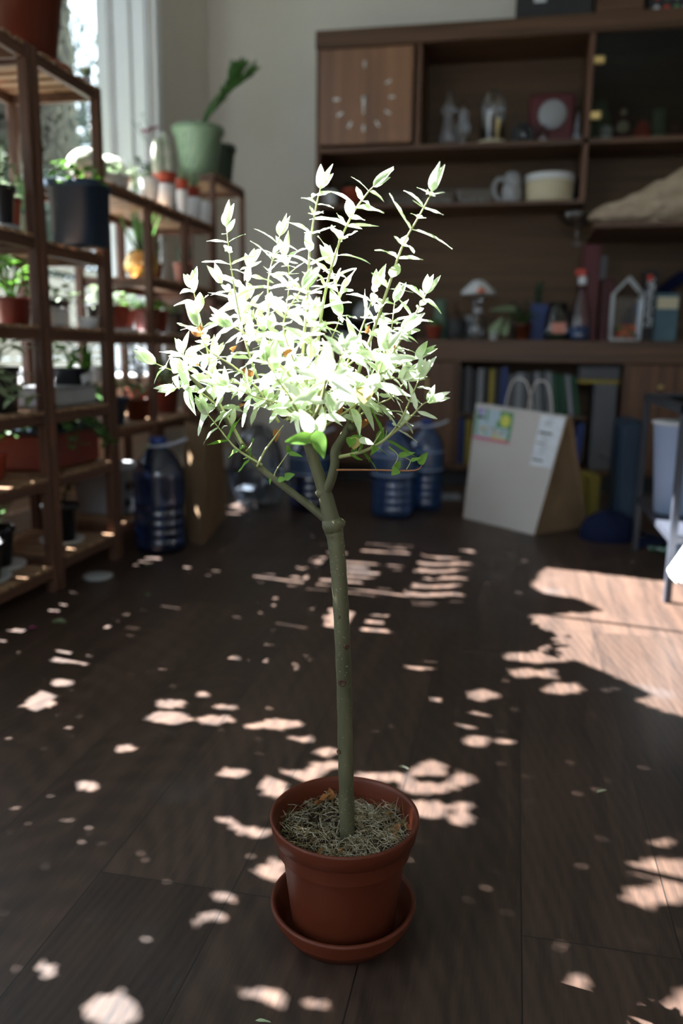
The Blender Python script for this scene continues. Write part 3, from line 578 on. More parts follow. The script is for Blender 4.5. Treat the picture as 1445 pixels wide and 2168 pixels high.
# --- level 1.055
L2 = 1.068
saucer((-1.435, 2.158, L2), .058, 'flat grey saucer under the black pot on the upper left shelf', 'greyplastic')
potted(0, 0, 0, L2+.004, 0, 'black', 'bush', .11, 'g_pale', 'black round pot of pale bushy leaves at the left edge of the upper shelf', spread=.06, pos=(-1.432, 2.162), h=.115, r=.046)
potted(0, 0, 0, L2, 0, 'darkred', 'bush', .09, 'g_pale', 'dark red pot behind the rack post beside the black pot', spread=.05, pos=(-1.53, 2.34), h=.12, r=.048)
potted(166, 388, 57, L2, -1.392, 'navy', 'bush', .11, 'g_bright', 'large square navy planter of bright leafy sprouts on the upper shelf', sq=6, spread=.085, taper=.9)
potted(118, 340, 20, L2+.001, -1.64, 'terra_red', 'broad', .10, 'g_pale', 'terracotta pot with pale leaves behind the navy planter', pos=(-1.625, 2.83-.16), h=.14, r=.035) if False else None
potted(190, 330, 24, L2+.12, -1.62, 'darkgreen', 'sword', .17, 'g_mid', 'pot of upright sword leaves standing behind the navy planter', pos=(-1.60, 2.585), h=.12, r=.04, lift=-.12)
potted(30, 330, 24, L2, -1.63, 'terra_red', 'sword', .16, 'g_pale', 'terracotta pot of tall pale blades at the rear of the upper shelf, far left', pos=(-1.61, 2.17), h=.13, r=.045)
potted(120, 330, 24, L2, -1.63, 'terra', 'grass', .15, 'g_pale', 'orange terracotta pot of thin pale grass behind the middle rack post', pos=(-1.615, 2.40), h=.15, r=.04)
# --- level .81
L3 = 0.813
potted(155, 640, 1, L3, -1.5, 'darkred', 'broad', .12, 'g_bright', 'dark red pot with one big bright leaf on the middle shelf', pos=(-1.52, 2.34), h=.085, r=.055, spread=.09)
potted(60, 640, 1, L3, -1.5, 'terra_red', 'stalk', .16, 'g_bright', 'brick-red pot of lime leaves on the middle shelf, far left', pos=(-1.50, 2.14), h=.075, r=.05, spread=.10)
potted(10, 640, 1, L3, -1.45, 'black', 'broad', .13, 'g_bright', 'black pot with hanging lobed green leaves at the left edge of the middle shelf', pos=(-1.44, 1.98), h=.07, r=.055, spread=.12)
b = MB(); b.box((-1.43, 2.40, L3+.028), (.07, .11, .054), bev=.006); b.box((-1.43, 2.40, L3+.057), (.076, .116, .006), bev=.002)
single('storage_tub', b, M['whiteplastic'], 'small white lidded tub on the middle shelf beneath the black tray', 'tub')
bb, rr_, hh_ = cup(185, 672, 0, 22, -1.42, L3, 'white dish standing under the black seedling tray', 'whiteplastic', 'shallow_dish', 'dish')
potted(186, 640, 33, L3+.05, -1.50, 'black', 'bush', .07, 'g_pale', 'low black seedling tray of pale leaves on the middle shelf', sq=6, spread=.09, pos=(-1.53, 2.565), h=.04, r=.055)
b = MB(); b.box((-1.53, 2.555, L3+.025), (.10, .09, .05), bev=.004); single('storage_tub', b, M['greyplastic'], 'grey tub that lifts the black seedling tray', 'tub')
potted(70, 600, 1, L3, -1.62, 'greyplastic', 'broad', .17, 'g_bright', 'grey pot with broad lime leaves lit from behind by the window', pos=(-1.62, 2.47), h=.09, r=.04, spread=.08)
# --- level .56
L4 = 0.563
b = MB(); b.box((-1.47, 2.46, L4+.031), (.15, .29, .06), bev=.008); b.box((-1.47, 2.46, L4+.062), (.158, .298, .006), bev=.002)
single('storage_box', b, M['greyplastic'], 'long pale grey storage box under the labelled black pot', 'box')
t, bs, r_, h_ = potted(152, 778, 34, L4+.065, -1.44, 'black', 'bush', .12, 'g_bright', 'black square pot with a white price sticker and lush green leaves', sq=6, spread=.085, taper=.92)
b = MB(); b.box((bs.x+r_*1.0+.002, bs.y-.004, bs.z+h_*.42), (.002, .055, .030), rot=Matrix.Rotation(radians(14), 3, 'X')); k = b.build('sticker', M['label'], t)
potted(65, 776, 30, L4, -1.45, 'black', 'broad', .12, 'g_pale', 'tall black square pot with white-backed leaves left of the rack post', sq=6, spread=.09, taper=.9, pos=(-1.46, 2.13), h=.13, r=.055)
potted(5, 800, 30, L4, -1.45, 'greyplastic', 'trail', .1, 'g_pale', 'grey pot trailing a thin pale vine at the left edge', pos=(-1.44, 1.95), h=.11, r=.05, spread=.07)
cup(203, 775, 0, 14, -1.46, L4+.065, 'white cup stacked beside the labelled black pot')
potted(218, 800, 1, L4+.065, -1.40, 'whiteplastic', 'sword', .10, 'g_bright', 'small white pot with one upright pale sprout next to the rack corner', pos=(-1.415, 2.582), h=.045, r=.018, spread=.01)
# --- level .36
L5 = 0.363
b2 = thing('rectangular_planter', (-1.52, 2.46, L5), 'long dark red planter with a navy rim on the low shelf', 'planter')
b = MB(); b.box((-1.50, 2.45, L5+.062), (.20, .34, .12), bev=.01); b.build('planter_body', M['darkred'], b2)
b = MB(); b.box((-1.50, 2.45, L5+.126), (.215, .355, .014), bev=.004); b.build('planter_rim', M['navy'], b2)
b = MB(); rr = random.Random(3)
for q in range(4): plant(b, 'bush', (-1.50, 2.33+q*.08, L5+.12), .07, .05, rr)
plant(b, 'trail', (-1.44, 2.42, L5+.13), .05, .02, rr); b.build('foliage', M['g_mid'], b2)
potted(30, 900, 1, L5, -1.5, 'terra_red', 'stalk', .16, 'g_bright', 'red pot of lime leaves at the low shelf left of the post', pos=(-1.50, 2.13), h=.085, r=.055, spread=.09)
potted(0, 900, 1, L5, -1.5, 'greyplastic', 'broad', .08, 'g_dark', 'grey cylinder pot at the left edge of the low shelf', pos=(-1.46, 1.97), h=.12, r=.05)
# --- bottom shelf
L6 = 0.103
for (x, y, z, r, lab) in [(-1.47, 2.02, .088, .085, 'white saucer under the front black pot on the bottom shelf'), (-1.50, 2.17, .088, .07, 'pale saucer under the second black pot of the bottom shelf'), (-1.47, 2.46, .103, .075, 'pale saucer under the black pot right of the rack post')]:
    saucer((x, y, z), r, lab)
potted(0, 0, 0, .092, 0, 'black', 'stalk', .15, 'g_mid', 'front black pot at the bottom left with long green stems', pos=(-1.47, 2.02), h=.11, r=.068, spread=.12)
potted(0, 0, 0, .092, 0, 'black', 'stalk', .13, 'g_mid', 'second black pot on the bottom shelf behind the first', pos=(-1.52, 2.17), h=.12, r=.055, spread=.10)
potted(0, 0, 0, .107, 0, 'black', 'stalk', .11, 'g_dark', 'black pot on the bottom shelf right of the double post', pos=(-1.47, 2.46), h=.13, r=.058, spread=.09)
# --- white slotted basket behind the bottom rack
t = thing('laundry_basket', (-1.53, 2.93, .123), 'grey-white slotted basket on the bottom shelf behind the blue bottle', 'basket')
b = MB()
b.lathe((-1.53, 2.93, .123), [(.10, 0), (.105, .01), (.12, .17), (.128, .175), (.124, .18), (.115, .17), (.10, .012), (.0001, .01)], 32, sq=5); b.build('basket_body', M['greyplastic'], t)
b = MB()
for k in range(2):
    for j in range(3): b.box((-1.53+.112+.004*k, 2.86+j*.07, .17+.065*k), (.012, .05, .03), bev=.004)
b.build('slot', M['black'], t)

# --- long rack, top (white cups etc.)
LT = 1.303
g = 'white cups along the top of the long rack'
cups = []
for (px, pt, hw, X, lab) in [(316, 378, 20, -1.43, 'first white cup from the navy planter along the rack top'), (349, 391, 22, -1.42, 'wide white cup carrying the red pot of the white cactus'), (385, 403, 12, -1.42, 'narrow bright white cup in the middle of the cup row'), (408, 419, 18, -1.41, 'white cup carrying the red pot of the aloe'), (434, 428, 14, -1.41, 'last white cup at the far end of the rack top')]:
    p = atx(px, pt, X); h = max(.035, p.z-LT); cups.append(cup(px, pt, 0, hw, X, LT, lab))
def onpot(i, pm, kind, hh, gm, lab, rs=.95, sp=None, ph=.045):
    bs, r, h = cups[i]; return potted(0, 0, 0, LT+h*.97, 0, pm, kind, hh, gm, lab, pos=(bs.x, bs.y), h=ph, r=r*rs, spread=sp)
onpot(1, 'terra_red', 'cactus', .17, 'w_cactus', 'red pot with the tall white woolly cactus above the cup row', 1.1)
onpot(3, 'terra_red', 'spike', .085, 'g_pale', 'red pot of spiky aloe sitting in a white cup', .9)
onpot(2, 'terra_red', 'spike', .06, 'g_pale', 'small red pot of aloe beside the bigger one', 1.15)
for (x, y, r, h, lab) in [(-1.50, 2.80, .07, .10, 'round white woolly cactus nearest the navy planter'), (-1.58, 3.12, .085, .15, 'big pale ball cactus at the back of the rack top')]:
    t = thing('ball_cactus', (x, y, LT), lab, 'cactus')
    b = MB(); b.lathe((x, y, LT), pot_profile(r*.8, .04), 20); b.build('pot', M['white'], t)
    b = MB(); cactus(b, (x, y, LT+.03), r, h); b.build('cactus_body', M['w_cactus'], t)
potted(0, 0, 0, LT, 0, 'white', 'bush', .05, 'g_pale', 'white tub of pale succulents on the near end of the long rack', pos=(-1.45, 2.90), h=.055, r=.06, spread=.08)
potted(0, 0, 0, LT, 0, 'black', 'bush', .06, 'g_pale', 'little black pot between the white cacti on the long rack', pos=(-1.54, 2.99), h=.06, r=.035, spread=.05)
potted(0, 0, 0, LT, 0, 'white', 'sword', .17, 'g_pale', 'white pot of tall pale leaves behind the cactus row', pos=(-1.58, 3.40), h=.08, r=.055, spread=.06)
t, bs, r_, h_ = potted(0, 0, 0, LT, 0, 'darkgreen', 'stalk', .20, 'g_dark', 'dark pot with pink flowers at the back of the long rack', pos=(-1.62, 3.56), h=.10, r=.045, spread=.07)
b = MB(); rr = random.Random(9)
for q in range(3):
    c = Vector((-1.60+.01*q, 3.50+q*.035, LT+.36+.015*q))
    for k in range(10): a = k*.63; b.leaf(c, (cos(a), sin(a)*.8, rr.uniform(-.3, .6)), (0, 0, 1), .020, .014, n=3, rnd=rr)
    b.tube([(-1.62, 3.56, LT+.1), c], .0015, 4)
b.build('flower', M['pink'], t)
potted(0, 0, 0, LT, 0, 'black', 'fern', .38, 'g_blue', 'black pot with a wispy tall fern against the wall corner', pos=(-1.50, 3.655), h=.08, r=.04, spread=.10)
# --- stand in the corner
potted(441, 268, 47, 1.577, -1.56, 'sage', 'jade', .30, 'g_mid', 'large sage green pot with a branching jade plant on the corner stand', taper=.70, pos=(-1.56, 4.02), h=.225, r=.118)
potted(0, 0, 0, 1.577, 0, 'darkgreen', 'broad', .03, 'g_dark', 'dark green pot behind the sage pot on the corner stand', taper=.72, pos=(-1.555, 4.29), h=.20, r=.085, spread=.04)
# --- long rack, level 1.02
L7 = 1.023
t = thing('brass_bowl_planter', (-1.52, 3.26, L7), 'shiny copper-gold round planter with a spiky plant', 'planter')
b = MB(); b.lathe((-1.52, 3.26, L7), [(.02, 0), (.045, .006), (.068, .045), (.070, .070), (.058, .105), (.040, .122), (.036, .118), (.03, .10), (.0001, .098)], 32); b.build('bowl', M['brassleaf'], t)
b = MB(); plant(b, 'spike', (-1.52, 3.26, L7+.10), .1, .20, random.Random(4)); b.build('foliage', M['g_mid'], t)
saucer((-1.48, 3.60, L7), .055, 'white saucer under the pink terracotta pot')
potted(0, 0, 0, L7+.005, 0, 'pink_terra', 'spike', .10, 'g_blue', 'pink terracotta pot on the half shelf beside the gold planter', pos=(-1.48, 3.60), h=.10, r=.042)
potted(0, 0, 0, L7, 0, 'darkred', 'stalk', .14, 'g_mid', 'dark red pot between the gold planter and the pink pot', pos=(-1.56, 3.46), h=.09, r=.04, spread=.09)
# --- long rack, level .805
L8 = 0.808
for (x, y, h, r, pm, kd, hh, gm, lab) in [(-1.46, 2.78, .085, .05, 'black', 'bush', .10, 'g_pale', 'black pot of pale leaves first on the long middle shelf'),
    (-1.45, 2.90, .09, .042, 'terra_red', 'bush', .06, 'g_pale', 'first brick-red pot on the long middle shelf'), (-1.47, 2.99, .085, .038, 'terra_red', 'bush', .07, 'g_bright', 'second brick-red pot, tight against the rack post'),
    (-1.45, 3.13, .09, .055, 'darkred', 'bush', .05, 'g_bright', 'wide dark red pot with small bright leaves on the middle shelf'), (-1.47, 3.28, .09, .05, 'darkred', 'bush', .05, 'g_mid', 'dark red pot right of the wide one on the middle shelf'),
    (-1.48, 3.50, .09, .05, 'black', 'bush', .07, 'g_mid', 'black pot at the far end of the long middle shelf')]:
    potted(0, 0, 0, L8+.008, 0, pm, kd, hh, gm, lab, pos=(x, y), h=h, r=r)
for (x, y, lab) in [(-1.45, 2.90, 'white saucer under the first brick-red pot'), (-1.47, 2.99, 'white saucer under the second brick-red pot'), (-1.45, 3.13, 'pale saucer under the wide dark red pot')]: saucer((x, y, L8), .052, lab)
# --- long rack, level .47
L9 = 0.473
for (x, y, h, r, pm, kd, hh, gm, lab) in [(-1.46, 2.80, .10, .075, 'navy', 'broad', .09, 'g_mid', 'navy bowl of round leaves on the lower long shelf'),
    (-1.44, 3.00, .085, .045, 'terra', 'broad', .08, 'g_pale', 'terracotta pot with pale oval leaves on the lower long shelf'), (-1.52, 3.20, .12, .05, 'terra_red', 'stalk', .22, 'g_dark', 'red pot of dark strappy leaves on the lower long shelf'),
    (-1.50, 3.42, .11, .055, 'darkred', 'stalk', .18, 'g_mid', 'dark red pot toward the far end of the lower long shelf'), (-1.45, 3.60, .10, .045, 'black', 'spike', .16, 'g_dark', 'black pot of arching blades at the lower shelf end')]:
    potted(0, 0, 0, L9, 0, pm, kd, hh, gm, lab, pos=(x, y), h=h, r=r, spread=r*1.6)
b = MB(); b.lathe((-1.42, 2.905, L9-.345), [(.03, 0), (.036, .01), (.04, .06), (.037, .06), (.03, .01), (.0001, .01)], 20)
single('white_cup', b, M['white'], 'white cup on the bottom shelf behind the dark blue bottle', 'cup')
potted(0, 0, 0, .123, 0, 'terra_red', 'stalk', .12, 'g_dark', 'red pot on the bottom long shelf behind the paper bag', pos=(-1.50, 3.30), h=.12, r=.06)

# ------------------------------------------------------------------ the potted willow
PC = Vector((-0.185, 0.949, 0.0))
b = MB(); b.lathe(PC, [(.070, 0), (.076, .002), (.084, .014), (.0865, .018), (.0855, .020), (.0915, .026), (.0905, .028), (.0945, .033), (.0938, .035), (.096, .038), (.0955, .0415), (.0925, .0425), (.089, .040), (.080, .012), (.074, .0075), (.0001, .0075)], 96)
single('plant_saucer', b, M['terra'], 'round terracotta saucer on the floor under the potted willow', 'saucer', PC)
W = thing('potted_willow', PC+Vector((0, 0, .0076)), 'small standard willow tree with pale sunlit leaves in a terracotta pot', 'potted tree')
z0 = .0076; H = .154
b = MB(); PO = PC+Vector((0, 0, z0))
b.lathe(PO, [(.064, 0), (.0668, .0015), (.0675, .006)], 96)
rb = lambda z: .0675+(.0838-.0675)*(z-.006)/(H-.022-.006)
b.lathe(PO, [(rb(z), z) for z in (.006, .04, .08, .104)]+[(rb(.105)+.0004, .1055), (rb(.107), .107), (rb(.109)+.0004, .1095), (rb(.111), .111), (rb(.113)+.0004, .1135), (rb(.115), .115)]+[(rb(H-.022), H-.022)], 96, cap=False)
b.lathe(PO, [(rb(H-.022), H-.022), (.0920, H-.0225)], 96, cap=False)
b.lathe(PO, [(.0920, H-.0225), (.0930, H-.0218), (.0950, H-.010), (.0966, H-.002), (.0962, H+.0004), (.0945, H+.0014), (.0920, H+.0002), (.0905, H-.004), (.0880, H-.014), (.0860, H-.045)], 96, cap=False)
b.lathe(PO, [(.0860, H-.045), (.0001, H-.046)], 96, cap=False)
b.build('pot', M['terra'], W)
# soil and straw mulch
SZ = z0+H-.030
rs = random.Random(21); b = MB(); n = 40; rings = 14; vs = []
def soilh(x, y): return SZ+0.006*sin(x*60+1)*sin(y*70)+0.004*sin(x*150+y*90)-0.010*math.exp(-((x+.035)**2+(y-.02)**2)/.0008)
for j in range(rings+1):
    rad = .0855*j/rings
    for i in range(n): a = 2*pi*i/n; x = rad*cos(a); y = rad*sin(a); vs.append(PC+Vector((x, y, soilh(x, y)+rs.uniform(-.0012, .0012))))
fs = [(j*n+i, j*n+(i+1) % n, (j+1)*n+(i+1) % n, (j+1)*n+i) for j in range(rings) for i in range(n)]
b.add(vs, fs, 0, False); b.build('soil', M['soil'], W)
b = MB()
for i in range(2600):
    a = rs.uniform(0, 2*pi); rad = .084*sqrt(rs.random()); x, y = rad*cos(a), rad*sin(a)
    bare = math.exp(-((x+.032)**2+(y-.004)**2)/.0007)
    if rs.random() < bare*.93: continue
    L = rs.uniform(.006, .020)*(1.0 if rs.random() < .93 else 1.9); th = rs.uniform(0, 2*pi); tl = rs.uniform(-.12, .42) if rs.random() < .85 else rs.uniform(.5, 1.1)
    d = Vector((cos(th)*cos(tl), sin(th)*cos(tl), sin(tl))); p = PC+Vector((x, y, soilh(x, y)+rs.uniform(0, .006)))
    q = p+d*L; e = Vector((q.x-PC.x, q.y-PC.y, 0))
    if e.length > .0865: q -= e.normalized()*(e.length-.0865)
    mid = (p+q)/2+Vector((rs.uniform(-1, 1), rs.uniform(-1, 1), rs.uniform(0, 1.2)))*L*.12
    b.tube([p, mid, q], [.00038, .00042, .0002], 3, mi=0 if rs.random() < .6 else 1)
o = b.build('straw_mulch', [M['straw'], mat('pale_straw', (0.60, 0.54, 0.42), None, .7, 30)], W); o['kind'] = 'stuff'
b = MB()
for (dx, dy, s_, yaw_) in [(-.052, .052, .028, .3), (-.030, .058, .020, 2.0), (.060, .018, .020, 1.0), (.072, -.002, .014, 2.8), (.045, .050, .014, .1), (-.022, -.052, .010, 1.3), (.004, -.06, .008, .3)]:
    b = MB(); b.leaf(PC+Vector((dx, dy, soilh(dx, dy)+.006)), (cos(yaw_), sin(yaw_), .25), (0, 0.2, 1), s_, s_*.6, droop=-.3, fold=.6, n=4, wavy=.15, rnd=rs); b.build('dead_leaf', M['leaf_dead'], W)

def PX(x, y, dy=0.0): return aty(x, y, PC.y+dy)
def smooth_path(pts, k=4):
    out = []
    P = [pts[0]]+pts+[pts[-1]]
    for i in range(1, len(P)-2):
        for j in range(k):
            t = j/k; a, b_, c, d = P[i-1], P[i], P[i+1], P[i+2]
            out.append(0.5*((2*b_)+(c-a)*t+(2*a-5*b_+4*c-d)*t*t+(3*b_-a-3*c+d)*t**3))
    out.append(P[-2]); return out
def interp(vals, n):
    m = len(vals)-1; return [vals[min(m-1, int(i*m/(n-1))) if i < n-1 else m-1]*(1-((i*m/(n-1))-min(m-1, int(i*m/(n-1)))))+vals[min(m-1, int(i*m/(n-1)))+1]*((i*m/(n-1))-min(m-1, int(i*m/(n-1)))) for i in range(n)]
# trunk with its main limbs
tb = MB()
pts = smooth_path([PX(735, 1790), PX(734, 1720), PX(731, 1600), PX(728, 1450), PX(723, 1320), PX(718, 1230), PX(711, 1150), PX(704, 1112)], 7)
rad = interp([.0097, .0098, .0096, .0095, .0098, .0098, .0102, .0118], len(pts)); rad = [r*(1+.03*sin(i*1.7)) for i, r in enumerate(pts and rad)]
tb.tube(pts, rad, 22)
tb.lathe(PX(704, 1112), [(.0001, -.014), (.0115, -.008), (.0132, 0), (.0120, .007), (.0001, .012)], 18, axis=Vector((-.2, 0, 1)))
tb.lathe(PX(714, 1106), [(.0085, -.006), (.0098, 0), (.0092, .004), (.0001, .0045)], 14, axis=Vector((.35, 0, 1)))
up = smooth_path([PX(704, 1115), PX(696, 1080), PX(686, 1040), PX(676, 1010), PX(664, 975), PX(655, 945), PX(648, 925), PX(652, 900, .01), PX(660, 870, .015)], 5); tb.tube(up, interp([.0112, .0098, .0086, .0076, .0070, .0068, .0072, .0062, .0045], len(up)), 16)
rf = smooth_path([PX(684, 1050), PX(698, 1022, -.004), PX(708, 985, -.006), PX(709, 955, -.004), PX(722, 932, 0), PX(738, 905, .004), PX(745, 880, .01)], 5); tb.tube(rf, interp([.0062, .0058, .0056, .0055, .0052, .0050, .0036], len(rf)), 12)
lb = smooth_path([PX(700, 1108), PX(676, 1088), PX(640, 1060), PX(590, 1022), PX(548, 988, .005), PX(518, 950, .008), PX(490, 905, .01), PX(455, 855, .01), PX(420, 815, .0), PX(400, 795, 0)], 5); tb.tube(lb, interp([.0060, .0052, .0046, .0043, .0042, .0038, .0030, .0027, .0025, .0016], len(lb)), 12)
for (x, y, r) in [(683, 1043, .0095), (652, 925, .0085), (745, 905, .0065), (712, 962, .0068), (514, 948, .0048), (600, 880, .0048)]:
    tb.lathe(PX(x, y), [(.0001, -r*.9), (r*.75, -r*.55), (r, 0), (r*.7, r*.6), (.0001, r*.85)], 12)
rg = random.Random(77)
# bark bumps
for i in range(150):
    t = rg.random(); k = int(t*(len(pts)-1)); p = pts[k]; a = rg.uniform(-pi, 0.0) ; d = Vector((cos(a), sin(a), 0)); rr_ = rad[k]
    tb.lathe(p+d*rr_*.97+Vector((0, 0, rg.uniform(-.006, .006))), [(.0007, 0), (.0005, .0004), (.0001, .0006)], 6, mi=1, axis=d)
for (x, y, s_) in [(727, 1440, .0055), (703, 1300, .0038), (713, 1585, .0030), (724, 1700, .0032), (737, 1365, .0045)]:
    c = PX(x, y); d = Vector((0.05 if s_ > .005 else (-.55 if x < 720 else .8), -1, 0)).normalized(); ax = PX(726, y)
    tb.lathe(Vector((ax.x, ax.y, c.z))+d*.0088, [(s_*1.0, -.001), (s_*.9, .0010), (s_*.55, .0016), (s_*.35, .0006), (.0001, .0004)], 12, mi=2, axis=d+Vector((0, 0, 0)))
tb.build('trunk', [M['bark'], M['lentil'], M['scar']], W)

# shoots
SH = [ # pixel path, depth at base, depth at tip, base radius
 ([(600,885),(565,840),(530,760),(505,660),(488,560),(479,480)], .0, .03, .0022),
 ([(615,890),(592,800),(572,690),(568,590),(592,500)], .02, .08, .0022),
 ([(650,900),(640,780),(649,640),(656,520),(668,440),(678,400)], .0, -.01, .0024),
 ([(665,900),(670,760),(684,640),(712,530),(745,455),(775,412),(790,395)], .01, .02, .0024),
 ([(740,890),(755,800),(790,700),(824,600),(852,520),(888,455),(915,405)], .0, -.02, .0026),
 ([(745,895),(790,815),(842,728),(880,662),(902,622)], .0, .04, .0022),
 ([(700,880),(722,800),(755,720),(778,660),(794,612)], .02, .06, .0020),
 ([(716,968),(770,955),(815,930),(848,890),(868,845),(888,800)], -.005, -.02, .0026),
 ([(822,926),(862,890),(890,860),(905,850)], -.01, -.03, .0016),
 ([(512,940),(488,895),(463,850),(448,790),(432,710),(418,650),(408,610)], .005, .03, .0022),
 ([(402,797),(375,788),(348,778),(330,770)], .0, -.01, .0015),
 ([(590,895),(550,830),(500,780),(440,740),(420,690)], .0, -.05, .0020),
 ([(630,900),(610,800),(600,700),(612,600),(606,540)], .03, .10, .0018),
 ([(640,900),(625,820),(560,740),(520,650),(530,560)], .02, .12, .0018),
 ([(655,900),(660,820),(690,740),(720,660),(700,560)], .02, .13, .0018),
 ([(670,900),(640,830),(590,770),(540,720),(490,690)], -.01, -.08, .0019),
 ([(680,895),(700,830),(740,770),(800,740),(850,700)], -.01, -.06, .0019),
 ([(690,890),(720,840),(770,800),(830,780),(880,760)], .01, .05, .0018),
 ([(660,890),(650,820),(620,760),(600,680),(640,610)], -.02, -.07, .0018),
 ([(610,890),(560,850),(500,810),(450,800),(420,775)], .0, .05, .0018),
 ([(650,905),(600,860),(540,840),(480,815)], -.02, -.08, .0018),
 ([(740,895),(790,860),(830,840),(862,800)], .01, .06, .0018),
 ([(690,900),(760,850),(800,790),(815,740)], -.01, -.09, .0018),
 ([(640,900),(625,850),(600,790),(560,700),(470,600)], .0, .09, .0018),
 ([(655,905),(648,830),(655,760),(660,680)], -.03, -.12, .0020),
 ([(660,905),(672,840),(705,790),(730,740)], -.03, -.13, .0018),
 ([(645,905),(618,850),(585,800),(565,760)], -.03, -.12, .0018),
 ([(735,900),(765,830),(815,770),(835,640)], .02, .10, .0018),
 ([(458,858),(430,835),(400,820),(372,822)], .01, -.03, .0014),
 ([(470,872),(455,830),(440,795),(452,760)], .01, .04, .0014),
 ([(402,797),(392,775),(388,748)], .0, .02, .0012),
 ([(700,885),(745,840),(790,810),(846,800)], .0, .0, .0015),
 ([(555,985),(500,950),(462,905),(440,878)], .0, -.02, .0018),
]
lf = MB(); tw = MB(); rl = random.Random(33)
def leafpair(p, t, L, ang, mi, wid=.33, open_=1.0):
    """two opposite leaves at p on a shoot running along t"""
    t = t.normalized(); a = t.cross(Vector((0, -1, 0.15))).normalized(); c = t.cross(a).normalized()
    side = (a*cos(ang)+c*sin(ang)).normalized()
    for s in (-1, 1):
        if rl.random() < .04: continue
        d = (side*s*open_+t*rl.uniform(.15, .55)+Vector((rl.uniform(-.25, .25), rl.uniform(-.25, .25), rl.uniform(-.2, .25)))).normalized()
        lf.leaf(p+d*.001, d, t+Vector((rl.uniform(-.5, .5), rl.uniform(-.7, .5), rl.uniform(.0, .6))), L*rl.uniform(.75, 1.15), L*wid*rl.uniform(.8, 1.25), droop=rl.uniform(-.12, .38), fold=rl.uniform(.1, .55), mi=mi, n=7, wavy=rl.uniform(.02, .10), tip=rl.uniform(.2, .7), rnd=rl)
for si, (pp, d0, d1, r0) in enumerate(SH):
    n = len(pp); P = smooth_path([PX(x, y, d0+(d1-d0)*i/(n-1)) for i, (x, y) in enumerate(pp)], 8)
    tw.tube(P, interp([r0, r0*.75, r0*.45, .0006], len(P)), 7)
    cum = [0.0]
    for i in range(1, len(P)): cum.append(cum[-1]+(P[i]-P[i-1]).length)
    s = .022 if pp[0][1] > 880 else .005; k = 0; ang = rl.uniform(0, pi)
    if pp[0][0] > 800 or pp[0][0] < 450 or pp[0][1] > 960: s = .012
    while s < cum[-1]-.004:
        i = next(j for j in range(len(cum)) if cum[j] >= s); t = P[min(i+1, len(P)-1)]-P[max(i-1, 0)]
        fr = s/cum[-1]; L = (.0350 if fr < .85 else .027)*rl.uniform(.75, 1.25)
        green = 1 if P[i].z < .655 else 0
        leafpair(P[i], t, L, ang, green, rl.uniform(.25, .36))
        if rl.random() < .25: leafpair(P[i], t, L*.55, ang+.8, green)
        ang += pi/2+rl.uniform(-.3, .3); s += rl.uniform(.0145, .0215)*(1 if fr < .8 else .7); k += 1
    # tip tuft
    t = (P[-1]-P[-4]).normalized()
    for q in range(5):
        d = (t*1.3+Vector((rl.uniform(-.6, .6), rl.uniform(-.6, .6), rl.uniform(-.2, .5)))).normalized()
        lf.leaf(P[-1], d, Vector((rl.uniform(-.3, .3), -1, .4)), rl.uniform(.020, .032), rl.uniform(.007, .011), droop=rl.uniform(-.1, .2), fold=.4, n=6, rnd=rl, mi=0)
# large front leaves facing the camera
for (x, y, dx, dy, L, Wd, dep, mi) in [(685, 805, 12, -92, .046, .018, -.20, 0), (700, 800, 60, 40, .040, .012, -.20, 0), (690, 805, 75, -35, .036, .011, -.19, 0), (690, 800, -75, -22, .036, .011, -.19, 0), (670, 830, -60, 25, .034, .011, -.18, 0), (705, 830, 90, 30, .036, .011, -.18, 0),
      (665, 925, -70, 10, .036, .015, -.16, 1), (668, 912, 16, 54, .036, .018, -.16, 1), (660, 915, -30, -60, .032, .017, -.15, 0), (672, 915, 20, -55, .030, .014, -.15, 0), (690, 880, 50, 10, .028, .010, -.14, 0), (655, 885, -60, -12, .028, .010, -.14, 0), (690, 850, -60, -6, .030, .010, -.15, 0), (700, 870, 40, -35, .028, .010, -.14, 0),
      (700, 830, 5, 50, .026, .010, -.17, 0), (640, 840, -45, -35, .030, .011, -.13, 0), (760, 930, 40, 12, .024, .010, -.03, 0), (742, 935, 30, -18, .022, .012, -.02, 1), (744, 925, -4, 26, .017, .014, -.03, 1), (588, 1016, 30, -5, .017, .0085, -.01, 1), (602, 1012, 32, -14, .020, .011, -.02, 1)]:
    p = PX(x, y, dep); q = PX(x+dx, y+dy, dep-.012); d = (q-p).normalized()
    lf.leaf(p, d, Vector((.25, -1, .35)), L*.82, Wd*.85, droop=.12, fold=.25, mi=mi, n=9, wavy=.03, tip=.35, rnd=rl)
fs_ = smooth_path([PX(652, 905), PX(662, 890, -.06), PX(680, 850, -.14), PX(690, 800, -.20)], 6); tw.tube(fs_, interp([.003, .0022, .0014], len(fs_)), 7)
fs_ = smooth_path([PX(650, 930), PX(660, 935, -.07), PX(668, 915, -.16)], 6); tw.tube(fs_, interp([.0028, .0022, .0014], len(fs_)), 7)
